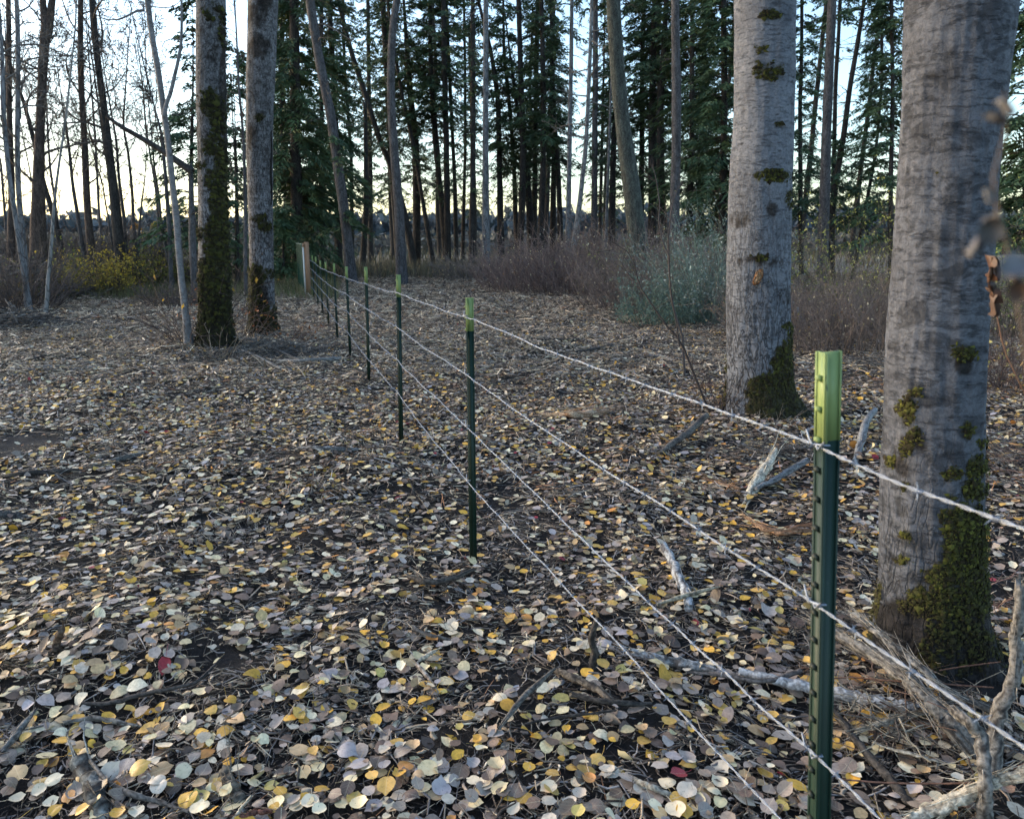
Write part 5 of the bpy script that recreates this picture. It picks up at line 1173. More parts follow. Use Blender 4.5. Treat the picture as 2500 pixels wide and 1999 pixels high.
def post_meshes():
    def tprof(z0, z1, taper=0):
        G_ = Geo()
        for (c, s) in (((0, 0, (z0 + z1) / 2), (.0042, .0345, z1 - z0)), ((-.0162, 0, (z0 + z1) / 2), (.0280, .0048, z1 - z0)), ((-.0315, 0, (z0 + z1) / 2), (.0030, .0095, z1 - z0)),
                       ((.0029, .0135, (z0 + z1) / 2), (.0020, .0050, z1 - z0)), ((.0029, -.0135, (z0 + z1) / 2), (.0020, .0050, z1 - z0))):
            V, Fq = box(c, s); V = np.array(V)
            G_.add(V, Fq)
        return G_
    SH['prof'] = tprof
    # a stud: a small hooked lug
    V = np.array([(.002, -.007, -.006), (.002, .007, -.006), (.002, .007, .006), (.002, -.007, .006), (.0105, -.005, .000), (.0105, .005, .000), (.0105, .005, .0055), (.0105, -.005, .0055)])
    Fq = [(0, 1, 2, 3), (4, 7, 6, 5), (0, 4, 5, 1), (1, 5, 6, 2), (2, 6, 7, 3), (3, 7, 4, 0)]
    SH['stud'] = new_mesh('stud', V, [Fq], M_GREEN); SH['studL'] = new_mesh('stud', V, [Fq], M_LIME)
    # clip: wire bent round the flange with its two ends sticking out
    P = np.array([(.010, -.030, .020), (.013, -.014, .006), (.011, -.004, -.003), (.003, -.020, -.004), (-.004, -.021, -.002), (-.006, .0, .0), (-.004, .021, .002), (.005, .020, .003), (.012, .004, .002), (.012, .012, -.006), (.010, .030, .012)])
    t = np.linspace(0, 10, 31); P = np.stack([np.interp(t, range(11), P[:, k]) for k in range(3)], 1)
    V, Fq, _ = tubes(P[None], np.full((1, 31), .0018), 6)
    SH['clip'] = new_mesh('clip', V, [Fq], M_GALV, None, True)
post_meshes()
WIRE_PTS = [[], [], [], []]
def build_posts():
    r = np.random.default_rng(2)
    for i, (tp, ft, D, cap, wires) in enumerate(POSTS):
        top = at_depth(*tp, D); foot = at_depth(*ft, D)
        if i > 0: foot[2] = float(g(foot[0], D)) ; 
        else: foot[2] = min(foot[2], float(g(foot[0], D)))
        H = top[2] - foot[2]
        root = thing('fence_post', foot, FP_LABEL[i], 'fence post', 'steel posts of the barbed wire fence')
        lean = top - foot
        # stands along its own lean: tilt then turn
        import mathutils
        zq = mathutils.Vector(lean.tolist()).normalized()
        xq = mathutils.Vector(FN.tolist()); xq.rotate(mathutils.Euler((0, 0, math.radians(-9)))); xq = (xq - zq * xq.dot(zq)).normalized(); yq = zq.cross(xq)
        M = mathutils.Matrix((xq, yq, zq)).transposed()
        root.rotation_euler = M.to_euler()
        ln = float(np.linalg.norm(lean))
        a = SH['prof'](-.25, ln - cap); b_ = SH['prof'](ln - cap, ln)
        def bev(name, G_, m):
            o = link(name, G_.mesh(name, m), root); return o
        bev('shaft', a, M_GREEN); bev('painted_tip', b_, M_LIME)
        if i < 5:
            k = 0; z = ln - .045
            while z > .05:
                me = SH['studL'] if z > ln - cap else SH['stud']
                link('stud', me, root, (0, 0, z)); z -= .054; k += 1
        else:
            G_ = Geo(); z = ln - .045
            while z > .05:
                V, Fq = box((.006, 0, z), (.009, .012, .010)); G_.add(V, Fq); z -= .054
            link('studs', G_.mesh('studs', M_GREEN), root, kind='stuff')
        hs = []
        for w in range(4):
            if wires and wires[w] is not None:
                p = at_depth(tp[0], wires[w], D); z = (p[2] - foot[2]) / H * ln
            else: z = ln * (1 - (.115, .305, .505, .715)[w])
            if i == 0 and w == 3: z = ln - .97
            q = foot + lean * (z / ln) + FN * .0125
            WIRE_PTS[w].append(q)
            if i < 6:
                link('clip', SH['clip'], root, (0, 0, z))
build_posts()

def wires():
    r = np.random.default_rng(6)
    LB = ['top strand of barbed wire, running past the lime post tips', 'second strand of barbed wire from the top', 'third strand of barbed wire from the top', 'lowest strand of barbed wire, closest to the leaves']
    for w in range(4):
        pts = list(WIRE_PTS[w])
        first = pts[0] + (pts[0] - pts[1]) * .9; first[2] = pts[0][2] + (-.02, .0, .0, .0)[w]
        last = pts[-1] + FD * 1.2
        pts = [first] + pts + [last]
        # sampled along the spans with a slight sag and ripple
        C = []
        for a, b_ in zip(pts[:-1], pts[1:]):
            L_ = np.linalg.norm(b_ - a); n = max(2, int(L_ / (.0105 if a[1] < 6 else (.02 if a[1] < 12 else .05))))
            t = np.linspace(0, 1, n, endpoint=False)[:, None]
            p = a + (b_ - a) * t; p[:, 2] -= .012 * 4 * (t * (1 - t))[:, 0]
            C.append(p)
        C = np.concatenate(C + [np.array([pts[-1]])])
        C[:, 2] += .009 * (noise(C[:, 1] * 2.6, w, 2) - .5) * 1.4 + .005 * (noise(C[:, 1] * 9, w, 2) - .5); C[:, 0] += .007 * (noise(C[:, 1] * 5, w + 9, 4) - .5)
        s = np.concatenate([[0], np.cumsum(np.linalg.norm(np.diff(C, axis=0), axis=1))])
        T = np.gradient(C, axis=0); T /= np.linalg.norm(T, axis=1)[:, None]
        U = np.cross(T, [0, 0, 1.]); U /= np.linalg.norm(U, axis=1)[:, None]; W = np.cross(U, T)
        ph = s / .062 * 2 * math.pi + w
        bl = pts[0]
        root = thing('barbed_wire', bl, LB[w], 'barbed wire', 'four strands of the barbed wire fence')
        for k in (0, 1):
            P = C + (U * np.cos(ph + k * math.pi)[:, None] + W * np.sin(ph + k * math.pi)[:, None]) * .0017
            V, Fq, _ = tubes(P[None], np.where(C[:, 1] < 8, .00135, .0016)[None], 5)
            link('strand', new_mesh('strand', V - bl, [Fq], M_GALV, None, True), root)
        # barbs every 12 cm or so: two turns of wire with two slanted points each
        bs = np.arange(.06 + .02 * w, s[-1], .125) + .01 * r.standard_normal(len(np.arange(.06 + .02 * w, s[-1], .125)))
        if 'barb' not in SH:
            SH['barb'] = []
            for q in range(4):
                G_ = Geo(); rr_ = .0031
                t = np.linspace(0, 2.2 * 2 * math.pi, 18); P = np.stack([(t / t[-1] - .5) * .009, np.cos(t) * rr_, np.sin(t) * rr_], -1)
                V, Fq, _ = tubes(P[None], np.full((1, 18), .0010), 5); G_.add(V, Fq)
                for (x, sg, az) in ((-.0045, 1, q * 1.3), (-.0045, -1, q * 1.3 + .4), (.0045, 1, q * 1.3 + 1.6), (.0045, -1, q * 1.3 + 2.0)):
                    d = np.array([.35 * sg, math.cos(az) * sg, math.sin(az) * sg]); d /= np.linalg.norm(d); p0 = np.array([x, 0, 0]) + d * .002
                    P = p0 + np.linspace(0, 1, 3)[:, None] * d * .0125
                    V, Fq, _ = tubes(P[None], np.array([[.0010, .0009, .0002]]), 5); G_.add(V, Fq)
                SH['barb'].append(G_)
            SH['barbm'] = [G_.mesh('barb', M_GALV, (0, 0, 0), True) for G_ in SH['barb']]
        import mathutils
        far = Geo()
        for j, b_ in enumerate(bs):
            i = int(np.clip(np.searchsorted(s, b_), 0, len(s) - 1)); p = C[i]
            M = np.stack([T[i], U[i], W[i]], 1)
            if p[1] < 6.2:
                o = link('barb', SH['barbm'][j % 4], root, tuple(p - bl)); o.rotation_euler = mathutils.Matrix(M.tolist()).to_euler()
            else:
                for q in range(3):
                    d = M @ (r.standard_normal(3) * [.3, 1, 1]); d /= np.linalg.norm(d)
                    V, Fq, _ = tubes(np.array([[p - d * .012, p + d * .012]]), np.full((1, 2), .0015), 3); far.add(V, Fq)
        link('far_barbs', far.mesh('far_barbs', M_GALV, bl), root, kind='stuff')
wires()

# ------------------------------------------------------------------ wooden gate post and the green gate
def gate():
    D = 24.6
    p = at_depth(752, 700, D); z = float(g(p[0], D)); bl = np.array([p[0], D, z]); top = at_depth(752, 591, D)[2] - z
    root = thing('wooden_gate_post', bl, 'square timber post with a white board nailed on, at the far end of the fence', 'gate post')
    V, Fq = box((.02, 0, top / 2 - .1), (.125, .12, top + .2)); link('post', new_mesh('post', V, [Fq], M_LUMBER), root)
    V, Fq = box((-.075, -.03, top / 2 - .03), (.035, .10, top - .04)); link('white_board', new_mesh('white_board', V, [Fq], M_WHITEW), root)
    V, Fq = box((-.055, -.095, top - .09), (.05, .03, .12)); link('block', new_mesh('block', V, [Fq], M_LUMBER), root)
    # gate swung open: it runs away behind the post
    h = at_depth(733, 597, 25.4); a = np.array([p[0] - .13, D + .05, z]); b_ = np.array([at_depth(728, 660, 27.2)[0], 27.2, z])
    gt = thing('farm_gate', a, 'dark green steel farm gate filled with mesh, standing open beside the timber post', 'gate')
    d = b_ - a; L_ = np.linalg.norm(d[:2]); d = d / L_; d[2] = 0; n = np.array([-d[1], d[0], 0])
    z0, z1 = .30, top - .06
    for k in range(6):
        zz = z0 + (z1 - z0) * k / 5
        V, Fq, _ = tubes(np.array([[d * 0 + [0, 0, zz], d * L_ + [0, 0, zz]]]), np.full((1, 2), .017), 8); link('rail', new_mesh('rail', V, [Fq], M_GALVG if k in (5,) else M_GALVG, None, True), gt)
    for t in (0, .33, .66, 1):
        V, Fq, _ = tubes(np.array([[d * L_ * t + [0, 0, z0 - .02], d * L_ * t + [0, 0, z1 + .02]]]), np.full((1, 2), .024), 8); link('upright', new_mesh('upright', V, [Fq], M_GREEN2, None, True), gt)
    G_ = Geo()
    for k in range(int((z1 - z0) / .05)):
        zz = z0 + .05 * k; V, Fq, _ = tubes(np.array([[n * .01 + [0, 0, zz], d * L_ + n * .01 + [0, 0, zz]]]), np.full((1, 2), .008), 3); G_.add(V, Fq)
    for k in range(int(L_ / .05)):
        V, Fq, _ = tubes(np.array([[n * .01 + d * .05 * k + [0, 0, z0], n * .01 + d * .05 * k + [0, 0, z1]]]), np.full((1, 2), .010), 3); G_.add(V, Fq)
    link('mesh_panel', G_.mesh('mesh_panel', M_GREEN2), gt, kind='stuff')
M_GREEN2 = flat_mat('green_gate_paint', (.006, .06, .042), .4, 0, .4)
M_GALVG = flat_mat('pale_green_rail', (.08, .20, .16), .45, 0, .4)
gate()
# ------------------------------------------------------------------ branches, logs and splintered wood lying about
def wood_piece(name, crop, pts, label, cat, cols, seed, sides=12, n=26, rough=.12, ragged=0, frays=0, group=None, flat=1.0, peel=None, sink=.3, material=None):
    """pts: (x, y, width px, height of the centre line above the ground in metres)"""
    r = np.random.default_rng(seed); S_ = CROPS[crop][2]
    C = []; W = []
    for (x, y, w, h) in pts:
        u, v = px(crop, x, y); p = on_ground(u, v, h); q = at_depth(u + w / S_, v, p[1])
        # perspective: the true distance along the view ray sets the width
        C.append(p); W.append((q[0] - p[0]) / 2 * 1.0)
    C = np.array(C); W = np.array(W); t0 = np.linspace(0, 1, len(C)); t = np.linspace(0, 1, n)
    P = np.stack([np.interp(t, t0, C[:, k]) for k in range(3)], 1); R_ = np.interp(t, t0, W)
    P[1:-1] = .25 * P[:-2] + .5 * P[1:-1] + .25 * P[2:]
    P[1:-1] += r.standard_normal((n - 2, 3)) * .12 * R_[1:-1, None]
    bl = P[0].copy(); bl[2] = float(g(bl[0], bl[1]))
    V, Fq, _ = tubes(P[None], R_[None] * (1 + .08 * r.standard_normal(n))[None], sides, caps=False)
    Vr = V.reshape(n, sides, 3); ce = P[:, None]
    ang = np.arange(sides)
    gro = 1 + rough * (noise(ang[None] * .9 + seed, np.arange(n)[:, None] * .12, seed) - .5) * 2.2 + rough * .8 * (r.random((1, sides)) - .5)
    D_ = (Vr - ce) * gro[..., None]; D_[..., 2] *= flat
    Vr = ce + D_
    if ragged:                                             # torn ends: fibres of different length
        T = P[-1] - P[-4]; T /= np.linalg.norm(T); T2 = P[0] - P[3]; T2 /= np.linalg.norm(T2)
        Vr[-1] += T * (r.random((sides, 1)) * ragged); Vr[0] += T2 * (r.random((sides, 1)) * ragged)
    c1, c2 = np.array(cols[0]), np.array(cols[-1])
    m = noise(ang[None] * .8 + seed, np.arange(n)[:, None] * .35, seed + 3)[..., None]
    Cc = c1 * (1 - m) + c2 * m
    if len(cols) > 2:
        m2 = (noise(ang[None] * 1.7, np.arange(n)[:, None] * .8, seed + 8) > .62)[..., None]; Cc = np.where(m2, np.array(cols[1]), Cc)
    G_ = Geo(); V = Vr.reshape(-1, 3); cc = Cc.reshape(-1, 3)
    G_.add(V, Fq, cc)
    for e, rev in ((0, 1), (n - 1, 0)):
        mid = len(V); G_.add(np.concatenate([Vr[e], [Vr[e].mean(0)]]), [((k, (k + 1) % sides, sides) if rev else ((k + 1) % sides, k, sides)) for k in range(sides)], np.concatenate([Cc[e] * .9, [Cc[e].mean(0) * 1.3]]))
    o = thing(name, bl, label, cat, group)
    body = link('wood', G_.mesh('wood', material or M_WOOD, bl, True), o)
    if frays:
        F_ = Geo()
        for k in range(frays):
            i = r.integers(0, n - 4) if k % 3 else (n - 4 if k % 2 else 1)
            j = min(n - 1, i + 3); d = P[j] - P[i]; d /= np.linalg.norm(d); ofs = r.standard_normal(3); ofs -= d * ofs.dot(d); ofs /= np.linalg.norm(ofs); ofs[2] = abs(ofs[2])
            s0 = P[i] + ofs * R_[i] * .9; L_ = R_.mean() * (3 + 8 * r.random()); sg = 1 if k % 2 else -1
            pts_ = np.array([s0, s0 + d * L_ * .5 * sg + ofs * R_[i] * .2, s0 + d * L_ * sg + ofs * R_[i] * (.3 + 1.2 * r.random())])
            V, Fq2, Cx = tubes(pts_[None], np.array([[1, .8, .15]]) * R_.mean() * (.05 + .10 * r.random()), 3, (c1 if k % 2 else c2) * (.8 + .5 * r.random())); F_.add(V, Fq2, Cx)
        link('loose_fibres', F_.mesh('loose_fibres', M_WOOD, bl), o, kind='stuff')
    return o
GW = [(.17, .155, .14), (.055, .048, .044), (.26, .24, .215)]
PALEW = [(.50, .43, .33), (.30, .25, .19), (.62, .56, .45)]
BIRCHW = [(.38, .38, .38), (.12, .11, .11), (.50, .51, .52)]
DARKW = [(.055, .046, .04), (.03, .026, .024), (.095, .08, .068)]
ORNG = [(.24, .125, .07), (.13, .075, .045), (.38, .24, .15)]
# around the nearest post and the thickest trunk
wood_piece('grey_branch', 'h', [(610, 385, 60, .16), (760, 460, 74, .16), (950, 570, 88, .16), (1150, 700, 100, .16), (1300, 850, 110, .13), (1420, 980, 130, .10), (1560, 1130, 150, .06)], 'long weathered grey limb with shredded lower end, slanting right of the nearest post', 'branch', GW, 601, 16, 40, .2, .10, 70)
wood_piece('split_bark_slab', 'h', [(920, 360, 60, .22), (1050, 470, 60, .21), (1200, 590, 64, .20), (1330, 690, 64, .19), (1420, 800, 66, .17), (1600, 880, 60, .14), (1800, 980, 50, .12)], 'splintered slab of grey bark lying just above the long grey limb', 'bark slab', [(.16, .145, .13), (.04, .036, .033), (.36, .33, .29)], 602, 12, 34, .3, .08, 80, flat=.55)
wood_piece('pale_barked_branch', 'h', [(40, 690, 50, .05), (240, 740, 62, .06), (420, 785, 74, .06), (640, 830, 80, .06), (850, 868, 84, .06), (1050, 905, 84, .06), (1240, 945, 80, .05)], 'straight silvery barked branch passing behind the nearest post', 'branch', [(.33, .34, .36), (.20, .20, .21), (.42, .43, .45)], 603, 16, 36, .05, .02, 6)
wood_piece('pale_barked_branch', 'j', [(330, 850, 40, .03), (450, 880, 50, .03), (560, 905, 56, .03), (720, 935, 44, .03)], 'half buried silvery branch left of the nearest post', 'branch', [(.20, .19, .18), (.09, .08, .075), (.42, .43, .44)], 604, 12, 22, .15, .03, 16)
wood_piece('crooked_twig', 'j', [(600, 950, 14, .05), (780, 965, 22, .06), (960, 1000, 26, .07), (1080, 985, 26, .07), (1200, 940, 24, .08)], 'smooth brown crooked twig lying on the silvery branch beside the nearest post', 'twig', [(.12, .10, .095), (.08, .07, .065), (.19, .165, .15)], 605, 8, 24, .08)
wood_piece('upright_dead_stem', 'h', [(1730, 1760, 120, .0), (1745, 1560, 100, .10), (1730, 1350, 90, .18), (1710, 1130, 90, .24), (1620, 1030, 84, .28), (1520, 960, 70, .26)], 'grey forked stem standing in the lower right corner', 'dead stem', GW, 606, 14, 30, .1, .02, 10)
wood_piece('upright_dead_stem', 'h', [(1800, 1420, 90, .0), (1810, 1200, 92, .08), (1830, 1000, 96, .16), (1900, 830, 96, .24), (1960, 650, 84, .32), (1950, 450, 80, .40), (1975, 300, 70, .48), (1990, 120, 60, .56)], 'grey weathered stem rising along the right border past the foot of the thickest trunk', 'dead stem', GW, 607, 14, 34, .14, .04, 16)
wood_piece('splintered_plank', 'h', [(1150, 1760, 60, .03), (1350, 1660, 90, .05), (1550, 1560, 100, .08), (1750, 1480, 110, .12), (1900, 1430, 110, .15), (2080, 1400, 120, .18)], 'cream coloured splintered split of wood in the lower right corner', 'wood splinter', PALEW, 608, 12, 34, .35, .08, 60, flat=.6)
wood_piece('pale_splinter', 'h', [(960, 1190, 12, .05), (1100, 1235, 34, .05), (1280, 1280, 40, .05), (1435, 1328, 10, .04)], 'slim cream splinter right of the nearest post, near its foot', 'wood splinter', PALEW, 609, 8, 18, .25, .01, 8, flat=.5)
wood_piece('pale_splinter', 'h', [(880, 1090, 40, .05), (1020, 1050, 60, .06), (1150, 1010, 54, .06), (1260, 990, 30, .06)], 'frayed straw coloured splinter under the silvery branch', 'wood splinter', [(.30, .26, .20), (.14, .12, .10), (.45, .40, .32)], 610, 10, 18, .3, .05, 30, flat=.5)
wood_piece('dark_twig', 'h', [(640, 920, 30, .04), (780, 1100, 50, .04), (930, 1290, 56, .04), (1080, 1450, 60, .03), (1200, 1600, 60, .03), (1350, 1700, 50, .02)], 'dark rotten branch slanting down to the lower right from the nearest post', 'branch', DARKW, 611, 10, 30, .18, .02, 20)
for (sd, pts, lb) in ((621, [(610, 740, 10, .08), (800, 725, 12, .10), (1000, 745, 12, .12), (1300, 765, 12, .14), (1800, 800, 12, .16)], 'long reddish wiry stem crossing in front of the thickest trunk\'s foot'),
                      (622, [(700, 1440, 12, .04), (1000, 1468, 13, .06), (1400, 1475, 13, .08), (1750, 1465, 13, .12), (2020, 1330, 12, .18)], 'reddish wiry stem arching low in the lower right corner'),
                      (623, [(1420, 680, 10, .12), (1600, 650, 10, .14), (1850, 620, 10, .17)], 'short reddish twig sticking out before the thickest trunk')):
    wood_piece('wiry_stem', 'h', pts, lb, 'twig', [(.13, .07, .05), (.08, .045, .035), (.17, .10, .075)], sd, 6, 26, .04)
wood_piece('broken_stick', 'i', [(590, 790, 34, .02), (615, 700, 42, .06), (640, 600, 44, .12), (655, 550, 42, .15), (700, 500, 36, .18)], 'grey stick with a fresh pale broken end, between the nearest post and the thickest trunk', 'stick', [(.22, .215, .21), (.13, .12, .12), (.33, .32, .31)], 612, 10, 18, .08, .05, 12)
wood_piece('pale_stub', 'g', [(1340, 1450, 30, .0), (1375, 1385, 60, .03), (1410, 1320, 66, .08), (1455, 1255, 50, .14), (1490, 1190, 24, .20)], 'bleached splintered stub poking up below the big pale aspen', 'wood stub', PALEW, 613, 10, 20, .3, .05, 24)
wood_piece('grey_branch', 'g', [(1390, 1385, 20, .05), (1480, 1345, 34, .06), (1570, 1290, 36, .08), (1660, 1235, 34, .10)], 'curved grey branch reaching from the bleached stub towards the nearest post', 'branch', [(.17, .165, .165), (.10, .095, .095), (.24, .23, .23)], 614, 10, 20, .06)
wood_piece('birch_stick', 'j', [(480, 290, 44, .05), (525, 370, 46, .05), (555, 450, 50, .05), (590, 520, 50, .04), (605, 600, 46, .03)], 'white papery barked stick pointing at the viewer, left of the nearest post', 'stick', BIRCHW, 615, 12, 22, .08, .03, 10)
wood_piece('pale_splinter', 'j', [(440, 592, 14, .05), (540, 562, 22, .06), (640, 532, 24, .07), (770, 500, 10, .08)], 'straw coloured splinter crossing the white papery stick', 'wood splinter', [(.34, .30, .22), (.2, .17, .13), (.46, .41, .31)], 616, 6, 16, .15)
wood_piece('shredded_strip', 'j', [(930, 150, 20, .03), (1010, 195, 50, .04), (1100, 215, 60, .05), (1220, 205, 50, .06)], 'orange shredded strip of wood just left of the nearest post', 'wood strip', ORNG, 617, 10, 22, .3, .05, 40, flat=.5)
wood_piece('shredded_strip', 'g', [(1080, 1325, 14, .02), (1180, 1350, 34, .03), (1300, 1385, 30, .03)], 'orange-brown splinter below the foot of the big pale aspen', 'wood strip', ORNG, 618, 8, 16, .25, .04, 14, flat=.5)
wood_piece('wood_chunk', 'g', [(340, 1000, 26, .03), (420, 992, 56, .05), (500, 995, 66, .06), (600, 985, 30, .04)], 'light orange chunk of torn wood in the middle of the clearing', 'wood chunk', [(.40, .25, .15), (.25, .14, .08), (.55, .40, .27)], 619, 10, 18, .3, .06, 26, flat=.7)
wood_piece('dark_branch', 'g', [(890, 1200, 26, .02), (960, 1140, 40, .06), (1050, 1075, 40, .10), (1130, 1000, 34, .14)], 'grey-brown branch propped against the foot of the big pale aspen', 'branch', [(.11, .09, .08), (.06, .05, .045), (.17, .145, .12)], 620, 8, 18, .1)
